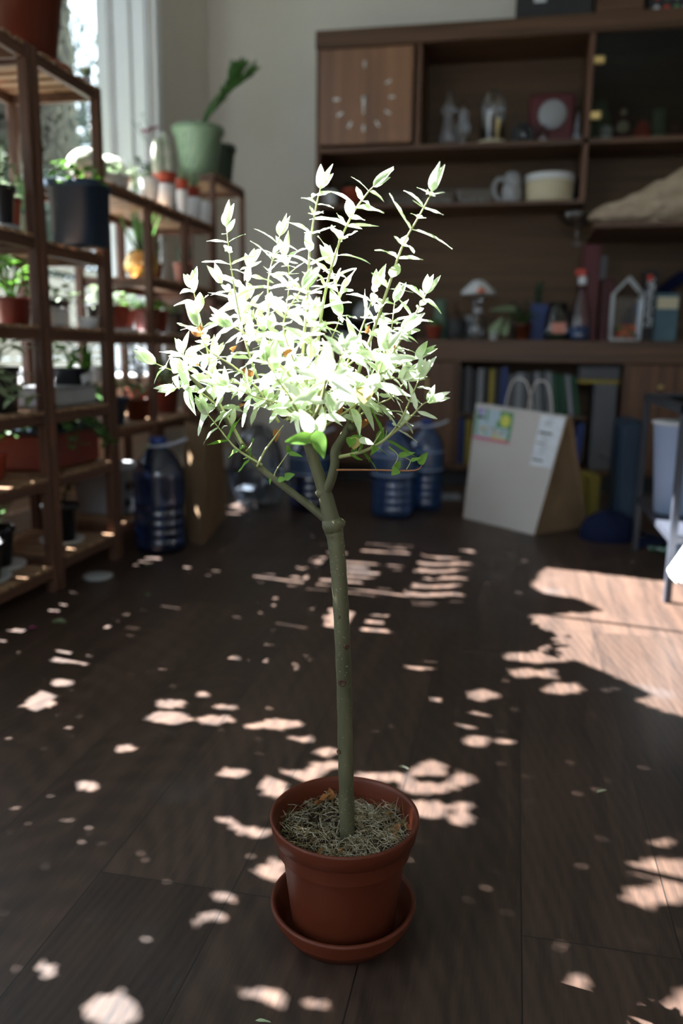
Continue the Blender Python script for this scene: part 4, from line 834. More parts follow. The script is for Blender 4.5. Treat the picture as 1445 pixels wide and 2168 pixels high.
# bare twig to the right with round leaves, short sprouts on the left limb
for path, r in [([(712, 995), (790, 995), (877, 996), (893, 982)], .0013), ([(830, 992), (842, 965), (822, 945)], .0007), ([(860, 994), (868, 975), (845, 965)], .0006), ([(544, 988), (560, 955), (582, 925), (600, 900)], .0016), ([(580, 1008), (585, 995), (610, 958)], .0010), ([(520, 955), (530, 945), (534, 935)], .0010), ([(758, 957), (765, 940), (772, 930)], .0008), ([(783, 950), (800, 925), (812, 905)], .0011), ([(815, 932), (818, 912)], .0008)]:
    P = smooth_path([PX(x, y, -.01) for x, y in path], 5); tw.tube(P, interp([r, r*.8, .0005], len(P)), 6, mi=1 if r == .0013 else 0)
for (x, y, dx, dy, L, Wd) in [(842, 965, 40, -8, .021, .007), (868, 975, 24, -6, .014, .005), (886, 982, 20, -26, .018, .010), (838, 992, 10, -20, .012, .008), (842, 992, -12, 12, .011, .011), (822, 945, 18, 18, .010, .002), (572, 1012, -2, 22, .009, .003), (610, 958, 36, 10, .019, .006), (612, 957, -5, -16, .010, .006), (534, 935, 6, -14, .006, .003)]:
    p = PX(x, y, -.012); d = (PX(x+dx, y+dy, -.016)-p).normalized(); lf.leaf(p, d, Vector((.2, -1, .4)), L, Wd, droop=.05, fold=.2, mi=1, n=7, tip=0, rnd=rl)
tw.build('branch', [M['twig'], M['redtwig']], W)
lf.build('foliage', [M['leaf_willow'], M['leaf_green']], W)
b = MB()
for (x, y, dx, dy, L, Wd, dep) in [(424, 712, -24, -22, .018, .009, -.01), (428, 708, -22, -12, .016, .008, 0), (430, 712, -12, -30, .017, .007, .01), (535, 795, -22, -14, .014, .008, -.05), (418, 775, -4, -14, .008, .004, 0), (600, 750, 12, -8, .012, .008, -.06), (756, 905, 28, -18, .020, .009, .01), (752, 728, -2, -16, .010, .004, 0), (490, 742, 8, -10, .009, .006, 0), (586, 910, -2, 16, .014, .009, 0), (832, 722, 3, 14, .009, .005, 0), (716, 880, 8, -22, .014, .006, -.02), (775, 705, 6, -14, .009, .005, -.05), (620, 600, 12, 6, .009, .005, -.02), (506, 860, 14, -8, .008, .004, 0)]:
    p = PX(x, y, dep); d = (PX(x+dx, y+dy, dep-.008)-p).normalized(); b = MB(); b.leaf(p, d, Vector((.3, -1, .2)), L, Wd, droop=.5, fold=.8, n=6, wavy=.12, rnd=rl); b.build('withered_leaf', M['leaf_dead'], W)
b = MB(); p = PX(772, 812, -.06); b.leaf(p, (.0, 0, -1), (0.3, -1, 0), .022, .019, fold=.2, n=7, rnd=rl); b.build('yellow_leaf', M['leaf_yellow'], W); b = MB(); p = PX(752, 925, -.03); b.leaf(p, (-.1, 0, -1), (0.3, -1, 0), .015, .014, fold=.2, n=7, rnd=rl); b.build('yellow_leaf', M['leaf_yellow'], W)

# ------------------------------------------------------------------ cabinet wall unit
CY0, CY1 = 4.66, 5.02; CD = CY1-CY0; CX0, CX1 = -1.128, 1.42; cy = (CY0+CY1)/2
K = thing('wall_cabinet', ((CX0+CX1)/2, cy, 0), 'large walnut wall cabinet with a clock in its upper left door, open shelves and bookcase', 'cabinet')
def kb(name, boxes, m='walnut', parent=K, bev=0.0):
    b = MB()
    for (x0, x1, y0, y1, z0_, z1_) in boxes: b.box(((x0+x1)/2, (y0+y1)/2, (z0_+z1_)/2), (x1-x0, y1-y0, z1_-z0_), bev=bev)
    return b.build(name, M[m], parent)
kb('side_panel', [(CX0, CX0+.022, CY0, CY1, 0, 2.36)], 'walnut_z'); kb('side_panel', [(CX1-.022, CX1, CY0, CY1, 0, 2.36)], 'walnut_z')
kb('cornice', [(CX0-.004, CX1+.004, CY0-.012, CY1, 2.336, 2.425)], bev=.003)
kb('back_panel', [(CX0+.022, CX1-.022, CY1-.012, CY1-.002, .1, 2.336)], 'walnut_back')
kb('shelf', [(CX0+.022, CX1-.022, CY0, CY1-.012, 1.815, 1.84)]); kb('shelf', [(CX0+.022, .285, CY0+.02, CY1-.012, 1.528, 1.546)])
kb('upright', [(-.585, -.560, CY0, CY1-.012, 1.84, 2.336)], 'walnut_z'); kb('upright', [(.285, .312, CY0, CY1-.012, 1.528, 2.336)], 'walnut_z')
kb('drop_leaf', [(.350, 1.398, CY0-.26, CY1-.012, 1.365, 1.388)], bev=.002)
kb('countertop', [(CX0-.004, CX1+.004, CY0-.01, CY1-.002, .705, .824)], bev=.003)
kb('plinth', [(CX0+.03, CX1-.03, CY0+.06, CY1, 0, .10)], 'darkbook'); kb('bottom_board', [(CX0+.022, CX1-.022, CY0, CY1-.012, .10, .125)])
kb('upright', [(-.318, -.296, CY0, CY1-.012, .125, .705)], 'walnut_z'); kb('upright', [(.575, .597, CY0, CY1-.012, .125, .705)], 'walnut_z')
kb('shelf', [(-.296, .40, CY0+.03, CY1-.012, .402, .416)])
for i, (x0, x1, hx) in enumerate([(CX0+.024, -.722, -.76), (-.718, -.320, -.47), (.599, 1.0, .76), (1.004, CX1-.024, 1.3)]):
    d = kb('door', [(x0, x1, CY0-.018, CY0, .13, .70)], 'walnut_z', bev=.002)
    b = MB()
    if i < 2:
        b.tube(smooth_path([Vector((hx, CY0-.018, .46)), Vector((hx, CY0-.045, .475)), Vector((hx, CY0-.048, .54)), Vector((hx, CY0-.045, .605)), Vector((hx, CY0-.018, .62))], 4), .005, 8); b.build('handle', M['brass'], d)
    else:
        b.lathe((hx, CY0-.018, .585), [(.005, 0), (.006, .012), (.014, .02), (.014, .028), (.0001, .032)], 14, axis=Vector((0, -1, 0))); b.build('knob', M['brass'], d)
# clock door, slightly proud
d = kb('clock_door', [(CX0+.026, -.600, CY0-.020, CY0-.002, 1.850, 2.325)], 'walnut_door', bev=.002)
cc = aty(770, 208, CY0-.022)
for hnum in range(12):
    if hnum in (1, 10, 11): continue
    a = radians(90-30*hnum); Rm = .150 if hnum not in (0,) else .168
    p = cc+Vector((cos(a)*Rm, -.001, sin(a)*Rm)); L = .030
    b = MB(); b.box(p, (L, .004, .009), rot=Matrix.Rotation(-a, 3, 'Y')); b.build('hour_mark', M['chrome'], d)
b = MB(); b.box(cc+Vector((0, -.003, -.035)), (.006, .004, .085)); b.build('clock_hand', M['chrome'], d)
b = MB(); b.box(cc+Vector((.001, -.007, -.018)), (.011, .003, .05)); b.lathe(cc+Vector((0, -.002, 0)), [(.011, 0), (.010, .008), (.0001, .009)], 16, axis=Vector((0, -1, 0))); b.build('clock_hand', M['chrome'], d)
# smoked glass doors of the right bay
for x0, x1 in ((.315, .868), (.872, 1.396)):
    d = kb('glass_door', [(x0, x1, CY0-.008, CY0-.003, 1.845, 2.33)], 'smoked')
    if x0 < .5:
        for z in (2.205, 1.945): b = MB(); b.box((x0+.022, CY0-.013, z), (.052, .016, .040), bev=.004); b.build('hinge', M['brass'], d)
# brass catch in dark bay
# things on top of the cabinet
b = MB(); b.box((.10, 4.80, 2.426+.10), (.38, .24, .20), bev=.004); b.box((.03, 4.679, 2.515), (.06, .003, .03), mi=1)
single('storage_box', b, [M['darkbook'], M['label']], 'black box with a small white tag on top of the cabinet', 'box')
b = MB(); b.box((.42, 4.82, 2.426+.12), (.235, .26, .24), bev=.004); single('wooden_box', b, M['walnut'], 'brown wooden box on the cabinet top beside the black box', 'box')
t = thing('patterned_tin', (.74, 4.84, 2.426), 'dark tin with red and white diamond pattern on the cabinet top', 'tin')
b = MB(); b.box((.74, 4.84, 2.426+.11), (.36, .22, .22), bev=.006); b.build('tin_body', M['darkbook'], t)
b = MB()
for i in range(7):
    for j in range(3): b.box((.60+i*.048, 4.7285, 2.455+j*.052), (.024, .002, .024), rot=Matrix.Rotation(radians(45), 3, 'Y'), mi=(i+j) % 3)
b.build('printed_pattern', [M['label'], M['red'], M['stickergreen']], t)

# ---------------------------- cabinet shelf contents
UZ = 1.841; MZ = 1.547; CZ = .8245
def cat_at(px, py, Y): return aty(px, py, Y)
def lath(name, px, z, Y, prof, m, label, cat, n=24, sq=0, group=None):
    """profile in metres (r, z)"""
    p = aty(px, 400, Y); 
    # correct the column for the height of the thing
    for _ in range(3): q = proj((p.x, Y, z+prof[len(prof)//2][1])); p.x += (px-q[0])*q[2]/F
    b = MB(); b.lathe((p.x, Y, z), prof, n, sq=sq); return single(name, b, M[m], label, cat, (p.x, Y, z), group)
def boxy(name, px0, px1, z, h, Y, dep, m, label, cat, tilt=0):
    p0 = aty(px0, 500, Y); p1 = aty(px1, 500, Y)
    for _ in range(3):
        p0.x += (px0-proj((p0.x, Y, z+h/2))[0])*mpp(p0); p1.x += (px1-proj((p1.x, Y, z+h/2))[0])*mpp(p1)
    c = Vector(((p0.x+p1.x)/2, Y+dep/2, z+h/2)); b = MB(); b.box(c, (abs(p1.x-p0.x), dep, h), bev=.003, rot=Matrix.Rotation(tilt, 3, 'Y'))
    return single(name, b, M[m], label, cat, (c.x, c.y, z)), c
# upper shelf
lath('glass_decanter', 950, UZ, 4.80, [(.03, 0), (.045, .01), (.05, .07), (.035, .12), (.03, .16), (.045, .2), (.02, .25), (.018, .29), (.004, .31)], 'glass', 'tall dark glass decanter on the upper cabinet shelf', 'decanter')
lath('glass_figurine', 980, UZ, 4.76, [(.03, 0), (.035, .01), (.012, .03), (.03, .06), (.04, .10), (.02, .14), (.028, .18), (.01, .22), (.0001, .23)], 'glass', 'cut glass figure beside the bell dome', 'figurine')
t = thing('glass_dome', aty(1040, 305, 4.76)*1.0, 'clear glass bell dome on a pale round wooden base', 'glass dome'); c = aty(1040, 305, 4.76); c.z = UZ
b = MB(); b.lathe(c, [(.060, 0), (.085, .003), (.088, .012), (.07, .022), (.0001, .023)], 28); b.build('base', M['cream'], t)
b = MB(); b.lathe(c+Vector((0, 0, .022)), [(.063, 0), (.063, .18), (.058, .215), (.04, .245), (.0001, .262)], 28); b.build('dome', M['glass'], t)
b = MB(); b.box(c+Vector((-.018, -.012, .10)), (.016, .006, .155)); b.box(c+Vector((.03, .01, .09)), (.02, .02, .10), mi=1); b.build('ornament', [M['white'], M['brass']], t)
t = thing('red_mantel_clock', aty(1163, 300, 4.84), 'dark red boxed clock with a pale round dial on the upper shelf', 'clock'); c = aty(1163, 300, 4.84); c.z = UZ
b = MB(); b.box(c+Vector((0, 0, .13)), (.235, .10, .26), bev=.01); b.build('case', M['maroon'], t)
b = MB(); b.lathe(c+Vector((.005, -.051, .155)), [(.075, 0), (.07, .006), (.0001, .007)], 28, axis=Vector((0, -1, 0))); b.build('dial', M['greyplastic'], t)
t = thing('vintage_camera', aty(1105, 300, 4.75), 'dark folding camera between the glass dome and the red clock', 'camera'); c = aty(1105, 300, 4.76); c.z = UZ
b = MB(); b.box(c+Vector((0, 0, .045)), (.12, .06, .09), bev=.006); b.box(c+Vector((0, 0, .098)), (.05, .05, .02), bev=.004); b.build('camera_body', M['black'], t)
b = MB(); b.lathe(c+Vector((0, -.03, .045)), [(.03, 0), (.028, .03), (.02, .034), (.0001, .03)], 20, axis=Vector((0, -1, 0))); b.build('lens', M['glass'], t)
lath('perfume_bottle', 1150, UZ, 4.73, [(.024, 0), (.026, .004), (.026, .05), (.01, .06), (.012, .085), (.0001, .087)], 'glass', 'small glass bottle in front of the red clock', 'bottle')
lath('slim_vase', 1222, UZ, 4.74, [(.022, 0), (.026, .004), (.012, .05), (.008, .12), (.010, .17), (.007, .17), (.0001, .10)], 'glass', 'slim glass vase at the right end of the open upper shelf', 'vase')
# behind the smoked glass door
lath('ceramic_egg', 1283, UZ, 4.74, [(.006, 0), (.026, .015), (.033, .04), (.026, .068), (.0001, .082)], 'white', 'white egg ornament behind the smoked glass door', 'ornament')
lath('glass_vase', 1268, UZ, 4.82, [(.03, 0), (.045, .02), (.062, .09), (.055, .14), (.03, .19), (.035, .21), (.0001, .19)], 'g_pale', 'pale green vase behind the white egg in the glazed bay', 'vase')
t = thing('nesting_doll', aty(1314, 300, 4.76), 'red nesting doll with a gold apron in the glazed bay', 'doll'); c = aty(1314, 300, 4.76); c.z = UZ
b = MB(); b.lathe(c, [(.035, 0), (.046, .02), (.050, .07), (.040, .11), (.036, .14), (.03, .17), (.0001, .19)], 24); b.build('doll_body', M['maroon'], t)
b = MB(); b.lathe(c+Vector((0, -.025, .06)), [(.034, 0), (.03, .022), (.0001, .028)], 18, axis=Vector((0, -1, 0))); b.lathe(c+Vector((0, -.022, .135)), [(.02, 0), (.016, .016), (.0001, .018)], 18, axis=Vector((0, -1, 0))); b.build('apron', M['cream'], t)
lath('small_doll', 1360, UZ, 4.76, [(.03, 0), (.042, .015), (.044, .05), (.03, .075), (.02, .095), (.0001, .105)], 'red', 'small rounded red figure beside the nesting doll', 'figurine')
lath('pale_jar', 1394, UZ, 4.77, [(.035, 0), (.04, .005), (.04, .08), (.03, .09), (.034, .095), (.034, .15), (.0001, .155)], 'g_pale', 'pale green jar behind the smoked glass', 'jar')
lath('amber_bowl', 1430, UZ, 4.80, [(.03, 0), (.05, .01), (.07, .05), (.072, .085), (.066, .085), (.0001, .03)], 'terra', 'amber bowl at the right edge of the glazed bay', 'bowl')
# middle shelf
lath('white_mug', 697, MZ, 4.76, [(.035, 0), (.042, .004), (.046, .09), (.043, .09), (.038, .01), (.0001, .01)], 'white', 'white mug at the left end of the middle cabinet shelf', 'mug')
potted(0, 0, 0, MZ, 0, 'terra_red', 'bush', .06, 'g_dark', 'red pot with dark leaves beside the white mug in the cabinet', pos=(aty(745, 400, 4.80).x, 4.80), h=.10, r=.06)
for (a, c_, lab) in [(812, 880, 'first clear tub of white shells on the middle cabinet shelf'), (885, 958, 'second clear tub of white shells, in the middle of the row'), (965, 1040, 'third clear tub of white shells beside the elephant mug')]:
    p0 = aty(a, 420, 4.74); p1 = aty(c_, 420, 4.74); t = thing('clear_tub', ((p0.x+p1.x)/2, 4.79, MZ), lab, 'tub', 'clear tubs of shells in the cabinet')
    b = MB(); b.box(((p0.x+p1.x)/2, 4.79, MZ+.040), (p1.x-p0.x, .11, .078), bev=.004); b.build('tub', M['glass'], t)
    b = MB(); rr = random.Random(a)
    for k in range(60): b.lathe((rr.uniform(p0.x+.015, p1.x-.015), rr.uniform(4.75, 4.83), MZ+.008+rr.uniform(0, .022)), [(.0001, -.006), (.008, 0), (.0001, .006)], 6)
    o = b.build('shells', M['whitebook'], t); o['kind'] = 'stuff'
t = thing('elephant_mug', (aty(1078, 400, 4.75).x, 4.75, MZ), 'pale blue elephant-shaped mug with a curled trunk', 'mug'); c = Vector(t.location)
b = MB(); b.lathe(c+Vector((.012, 0, 0)), [(.042, 0), (.05, .01), (.052, .06), (.042, .10), (.044, .135), (.030, .155), (.0001, .160)], 24); b.build('mug_body', M['greyplastic'], t)
b = MB(); b.tube(smooth_path([c+Vector((-.02, -.02, .11)), c+Vector((-.06, -.025, .12)), c+Vector((-.082, -.02, .08)), c+Vector((-.07, -.02, .03)), c+Vector((-.045, -.02, .012))], 5), .011, 10); b.build('trunk', M['greyplastic'], t)
b = MB(); b.lathe(c+Vector((.025, -.045, .10)), [(.035, 0), (.03, .01), (.0001, .013)], 18, axis=Vector((.3, -1, 0))); b.build('ear', M['greyplastic'], t)
t = thing('ribbed_ramekin', (aty(1162, 400, 4.80).x, 4.80, MZ), 'large cream ribbed dish with a white rim in the cabinet', 'dish'); c = Vector(t.location)
b = MB(); vs = []; n = 72
for (r, z) in [(.118, 0), (.125, .006), (.131, .105)]:
    for i in range(n): a = 2*pi*i/n; k = r*(1+(.012 if i % 2 else -.012)); vs.append(c+Vector((cos(a)*k, sin(a)*k, z)))
b.add(vs, [(j*n+i, j*n+(i+1) % n, (j+1)*n+(i+1) % n, (j+1)*n+i) for j in range(2) for i in range(n)]+[tuple(range(n))[::-1]], 0); b.build('ribbed_side', M['cream'], t)
b = MB(); b.lathe(c+Vector((0, 0, .105)), [(.131, 0), (.135, .006), (.134, .035), (.128, .037), (.124, .0), (.0001, -.02)], 40); b.build('rim', M['white'], t)
lath('dark_tin', 1212, MZ, 4.86, [(.03, 0), (.035, .004), (.035, .13), (.0001, .135)], 'darkbook', 'dark tin tucked behind the cream ribbed dish', 'tin')
# drop leaf: glass dish and crumpled paper bag
DL = 1.389
c = Vector((.288, 4.75, 1.326)); t = thing('glass_dish', c, 'clear glass footed dish standing on the tall red carton', 'dish')
b = MB(); b.lathe(c, [(.030, 0), (.032, .004), (.007, .012), (.008, .07), (.012, .085), (.06, .10), (.112, .155), (.109, .157), (.055, .106), (.0001, .095)], 32); b.build('dish_bowl', M['glass'], t)
def crumpled(name, outline, Y, dep, z, m, label):
    """paper bag lying on its side: a lofted wrinkled sack, wide at one end and folded flat at the other"""
    b = MB(); rr = random.Random(8); n = 26; secs = []
    for (x, zc, hz, hy) in outline:
        secs.append([Vector((x+rr.uniform(-.012, .012), Y+cos(2*pi*i/n)*hy*(abs(cos(2*pi*i/n))**-.3 if abs(cos(2*pi*i/n)) > .05 else 1)*.9*(1+rr.uniform(-.10, .10)), zc+sin(2*pi*i/n)*hz*(1+rr.uniform(-.12, .12)))) for i in range(n)])
    vs = [v for s_ in secs for v in s_]
    for v in vs: v.z = max(v.z, z+.0005)
    fs = [(j*n+i, j*n+(i+1) % n, (j+1)*n+(i+1) % n, (j+1)*n+i) for j in range(len(secs)-1) for i in range(n)]+[tuple(range(n))[::-1], tuple((len(secs)-1)*n+i for i in range(n))]
    b.add(vs, fs, 0, False); return single(name, b, M[m], label, 'paper bag', (outline[0][0], Y, z))
x0 = aty(1250, 470, 4.45).x
crumpled('paper_bag', [(x0, DL+.045, .008, .05), (x0+.03, DL+.055, .028, .09), (x0+.07, DL+.060, .045, .115), (x0+.11, DL+.066, .052, .12), (x0+.15, DL+.070, .060, .125), (x0+.19, DL+.078, .066, .13), (x0+.23, DL+.085, .078, .13), (x0+.27, DL+.095, .088, .14), (x0+.31, DL+.102, .100, .14), (x0+.36, DL+.115, .112, .14), (x0+.42, DL+.13, .13, .14), (x0+.50, DL+.14, .14, .14), (x0+.60, DL+.15, .15, .14)], 4.56, .2, DL, 'paper', 'crumpled brown paper bag lying on the drop leaf')
lath('small_glass', 1268, DL, 4.72, [(.018, 0), (.02, .003), (.024, .085), (.022, .085), (.0001, .01)], 'glass', 'little glass behind the crumpled paper bag', 'glass')
# counter items
YC = 4.74
potted(0, 0, 0, CZ, 0, 'terra_red', 'cactus', .05, 'g_mid', 'terracotta pot with a round cactus on the counter, left of the dark jars', pos=(aty(918, 700, YC).x, YC), h=.075, r=.045)
lath('green_vase', 932, CZ, 4.84, [(.04, 0), (.045, .01), (.05, .08), (.035, .13), (.03, .20), (.036, .22), (.0001, .2)], 'g_blue', 'dusky green vase behind the little cactus', 'vase')
lath('black_jar', 967, CZ, 4.76, [(.05, 0), (.054, .005), (.054, .10), (.05, .112), (.0001, .114)], 'darkbook', 'squat black jar on the counter', 'jar')
lath('amber_bottle', 963, CZ, 4.86, [(.025, 0), (.03, .005), (.03, .14), (.014, .17), (.012, .215), (.0001, .217)], 'scar', 'brown bottle standing behind the black jar', 'bottle')
boxy('white_card_box', 984, 998, CZ, .135, 4.82, .05, 'whitebook', 'narrow white box behind the black jar and glass carafe', 'box')
t = thing('scalloped_lamp', (aty(1008, 700, 4.76).x, 4.76, CZ), 'glass bottle lamp with a white scalloped cap', 'lamp'); c = Vector(t.location)
b = MB(); b.lathe(c, [(.04, 0), (.044, .006), (.042, .08), (.026, .14), (.024, .22), (.03, .225), (.0001, .225)], 24); b.build('lamp_base', M['glass'], t)
b = MB(); n = 48; vs = []
for (r, z, am) in [(.092, .245, .14), (.088, .262, .12), (.066, .285, .06), (.045, .305, .03), (.03, .318, 0), (.001, .324, 0)]:
    for i in range(n): a = 2*pi*i/n; k = r*(1+am*.5*cos(a*9)); vs.append(c+Vector((cos(a)*k, sin(a)*k, z)))
b.add(vs, [(j*n+i, j*n+(i+1) % n, (j+1)*n+(i+1) % n, (j+1)*n+i) for j in range(5) for i in range(n)]+[tuple(range(n))[::-1]], 0, True); b.build('lamp_shade', M['white'], t)
b = MB(); b.lathe(c+Vector((.02, -.085, .25)), [(.024, 0), (.025, .012), (.0001, .03)], 18); b.build('orange_knob', M['orange'], t)
t = thing('cut_leaf_plant', (aty(1045, 700, 4.72).x, 4.72, CZ), 'low plant with one broad flat leaf and grey leaves beside the lamp', 'potted plant'); c = Vector(t.location)
b = MB(); b.lathe(c, pot_profile(.028, .04), 18); b.build('pot', M['white'], t)
b = MB(); b.leaf(c+Vector((.12, 0, .155)), (-1, -.1, .06), (0, -.5, 1), .155, .085, n=7, tip=0, droop=.05); b.tube([c+Vector((0, 0, .03)), c+Vector((.08, 0, .12)), c+Vector((.12, 0, .155))], .003, 5)
b.leaf(c+Vector((-.02, -.02, .02)), (.6, -.1, 1), (0, -1, .2), .12, .055, n=6, tip=0); b.leaf(c+Vector((.05, -.02, .02)), (.3, .1, 1), (0, -1, .2), .09, .045, n=6, tip=0); b.build('foliage', [M['g_pale']], t)
potted(0, 0, 0, CZ, 0, 'terra', 'broad', .09, 'g_mid', 'orange terracotta pot of drooping green leaves on the counter', pos=(aty(1107, 700, 4.72).x, 4.72), h=.085, r=.045, spread=.06)
potted(0, 0, 0, CZ, 0, 'darkgreen', 'broad', .16, 'g_dark', 'dark glossy-leaved plant behind the terracotta pot on the counter', pos=(aty(1100, 700, 4.85).x, 4.85), h=.10, r=.045, spread=.055)
boxy('blue_box', 1122, 1158, CZ, .20, 4.80, .10, 'bluelabel', 'dark blue box behind the glass jar on the counter', 'box')
potted(0, 0, 0, CZ+.201, 0, 'darkgreen', 'sword', .10, 'g_dark', 'tiny dark plant perched on the dark blue box', pos=(aty(1140, 600, 4.85).x, 4.85), h=.035, r=.02)
t = thing('glass_jar', (aty(1178, 700, 4.75).x, 4.75, CZ), 'wide clear glass jar with a salmon label', 'jar'); c = Vector(t.location)
b = MB(); b.lathe(c, [(.06, 0), (.068, .008), (.072, .06), (.066, .14), (.05, .17), (.05, .20), (.047, .20), (.0001, .01)], 26); b.build('jar_body', M['glass'], t)
b = MB(); b.box(c+Vector((.005, -.072, .065)), (.075, .002, .055)); b.build('jar_label', M['salmon'], t)
b = MB(); b.lathe(c+Vector((0, 0, .008)), [(.060, 0), (.064, .035), (.0001, .04)], 22); b.build('moss', M['g_dark'], t)
t = thing('spray_bottle', (aty(1226, 700, 4.70).x, 4.70, CZ), 'clear spray bottle of blue liquid with a red and white nozzle', 'spray bottle'); c = Vector(t.location)
b = MB(); b.lathe(c, [(.055, 0), (.06, .006), (.058, .11), (.045, .18), (.022, .25), (.018, .29), (.0001, .291)], 26); b.build('bottle_body', M['glass'], t)
b = MB(); b.lathe(c+Vector((0, 0, .004)), [(.052, 0), (.056, .01), (.0555, .07), (.0001, .072)], 26); b.build('liquid', M['bluefluid'], t)
b = MB(); b.lathe(c+Vector((0, 0, .29)), [(.022, 0), (.023, .04), (.016, .045), (.0001, .046)], 18); b.build('collar', M['white'], t)
b = MB(); b.box(c+Vector((-.012, 0, .355)), (.055, .022, .035), bev=.006); b.box(c+Vector((.0, 0, .335)), (.022, .02, .03), bev=.004); b.build('nozzle', M['red'], t)
boxy('red_carton', 1230, 1266, CZ, .50, 4.70, .12, 'maroon', 'tall dark red carton standing behind the spray bottle', 'carton')
boxy('red_carton', 1268, 1297, CZ, .33, 4.78, .12, 'maroon', 'shorter dark red carton right of the tall one', 'carton')
boxy('white_packet', 1268, 1284, CZ+.331, .125, 4.84, .05, 'whitebook', 'slim white packet standing on the shorter red carton', 'packet')
t = thing('glass_terrarium', (aty(1322, 700, 4.70).x, 4.70, CZ), 'white-framed house-shaped glass terrarium with coloured pebbles', 'terrarium'); c = Vector(t.location)
b = MB(); w2, h1, h2, dp = .074, .235, .320, .045
for y in (-dp, dp):
    P = [(-w2, 0), (w2, 0), (w2, h1), (0, h2), (-w2, h1), (-w2, 0)]
    for i in range(5): b.tube([c+Vector((P[i][0], y, P[i][1]+.006)), c+Vector((P[i+1][0], y, P[i+1][1]+.006))], .0055, 6)
for (x, z) in [(-w2, 0), (w2, 0), (w2, h1), (0, h2), (-w2, h1)]: b.tube([c+Vector((x, -dp, z+.006)), c+Vector((x, dp, z+.006))], .0055, 6)
b.build('frame', M['whiteplastic'], t)
b = MB(); b.box(c+Vector((0, 0, .12)), (w2*1.9, dp*1.9, .22)); b.build('glass_panel', M['glass'], t)
b = MB(); rr = random.Random(2)
for k in range(40): b.lathe(c+Vector((rr.uniform(-.045, .045), rr.uniform(-.04, .04), .015+rr.random()*.065)), [(.0001, -.012), (.013, 0), (.0001, .012)], 8, mi=rr.choice([0, 1, 2, 3]))
o = b.build('pebbles', [M['red'], M['orange'], M['g_bright'], M['yellow']], t); o['kind'] = 'stuff'
bx, c = boxy('tall_black_box', 1359, 1388, CZ, .37, 4.76, .10, 'darkbook', 'tall black box with blurred white vertical lettering under a red mark', 'box')
b = MB(); rr = random.Random(31)
for k in range(9):
    zc = c.z+.128-k*.0285
    b.box((c.x+.002, c.y-.0515, zc+.010), (.036, .002, .007)); b.box((c.x+.002+rr.choice((-.014, .014)), c.y-.0515, zc), (.008, .002, .020)); b.box((c.x+.002+rr.uniform(-.004, .010), c.y-.0515, zc), (.010, .002, .016))
b.build('lettering', M['label'], bx)
b = MB(); b.lathe((c.x-.006, c.y-.0505, c.z+.146), [(.019, 0), (.0185, .002), (.0001, .0022)], 18, axis=Vector((0, -1, 0))); b.build('red_mark', M['red'], bx)
bx2, c = boxy('teal_tin', 1386, 1434, CZ, .25, 4.73, .12, 'teal', 'teal tin with a golden picture band near the top', 'tin')
b = MB(); b.box((c.x, c.y-.0615, c.z+.075), (.105, .002, .06)); k = b.build('picture_band', M['cream'], bx2)
b = MB(); b.box((.74, 4.90, CZ+.25), (.36, .04, .06), rot=Matrix.Rotation(radians(-38), 3, 'Y'), bev=.004); b.box((.60, 4.90, CZ+.07), (.05, .04, .14)); single('blue_umbrella_sleeve', b, M['navycloth'], 'dark blue folded sleeve leaning behind the teal tin', 'sleeve')
# items left on counter, seen through the willow
potted(0, 0, 0, CZ, 0, 'darkred', 'bush', .16, 'g_dark', 'dark bushy plant in a dark red pot at the left end of the counter', pos=(aty(692, 700, 4.80).x, 4.80), h=.09, r=.045, spread=.05)
potted(0, 0, 0, CZ, 0, 'black', 'broad', .22, 'g_dark', 'dark broad-leaved plant on the counter near the left side panel', pos=(aty(742, 700, 4.82).x, 4.82), h=.09, r=.055, spread=.085)
t = thing('table_lamp', (aty(778, 700, 4.76).x, 4.76, CZ), 'small lamp with a grey dome shade seen behind the willow', 'lamp'); c = Vector(t.location)
b = MB(); b.lathe(c, [(.05, 0), (.05, .01), (.01, .02), (.01, .14), (.0001, .14)], 20); b.build('lamp_base', M['darkbook'], t)
b = MB(); b.lathe(c+Vector((0, 0, .11)), [(.085, 0), (.08, .05), (.05, .09), (.0001, .105)], 24); b.build('lamp_shade', M['greyplastic'], t)
lath('grey_tray', 730, CZ, 4.71, [(.07, 0), (.09, .004), (.10, .03), (.095, .03), (.0001, .008)], 'greyplastic', 'low grey dish in front of the plants at the counter left', 'dish')
lath('white_bowl', 830, CZ, 4.74, [(.03, 0), (.035, .004), (.055, .05), (.052, .05), (.0001, .012)], 'greyplastic', 'small pale bowl on the counter behind the willow', 'bowl')
lath('dark_mug', 865, CZ, 4.76, [(.035, 0), (.04, .004), (.042, .09), (.039, .09), (.0001, .01)], 'darkbook', 'dark mug on the counter right of the pale bowl', 'mug')

# ---------------------------- books
def bookrow(z, Y, items, grp):
    for (a, c_, hgt, m, tilt, lab) in items:
        p0 = aty(a, 850, Y); p1 = aty(c_, 850, Y); wd = abs(p1.x-p0.x)*.94
        x = (p0.x+p1.x)/2; h = hgt; tl = radians(tilt)
        t = thing('book', (x, Y+.09, z), lab, 'book', grp)
        rot = Matrix.Rotation(tl, 3, 'Y'); zc = z+h/2*cos(tl)+abs(sin(tl))*wd/2
        xx = x
        b = MB(); b.box((xx, Y+.088, zc), (wd*.8, .158, h*.985), rot=rot); b.build('pages', M['whitebook'], t)
        b = MB(); cpos = Vector((xx, Y+.08, zc))
        b.box(cpos+rot @ Vector((-wd*.45, .0, 0)), (wd*.1, .17, h), rot=rot); b.box(cpos+rot @ Vector((wd*.45, 0, 0)), (wd*.1, .17, h), rot=rot); b.box(cpos+rot @ Vector((0, -.083, 0)), (wd, .005, h), rot=rot)
        b.build('cover', M[m], t)
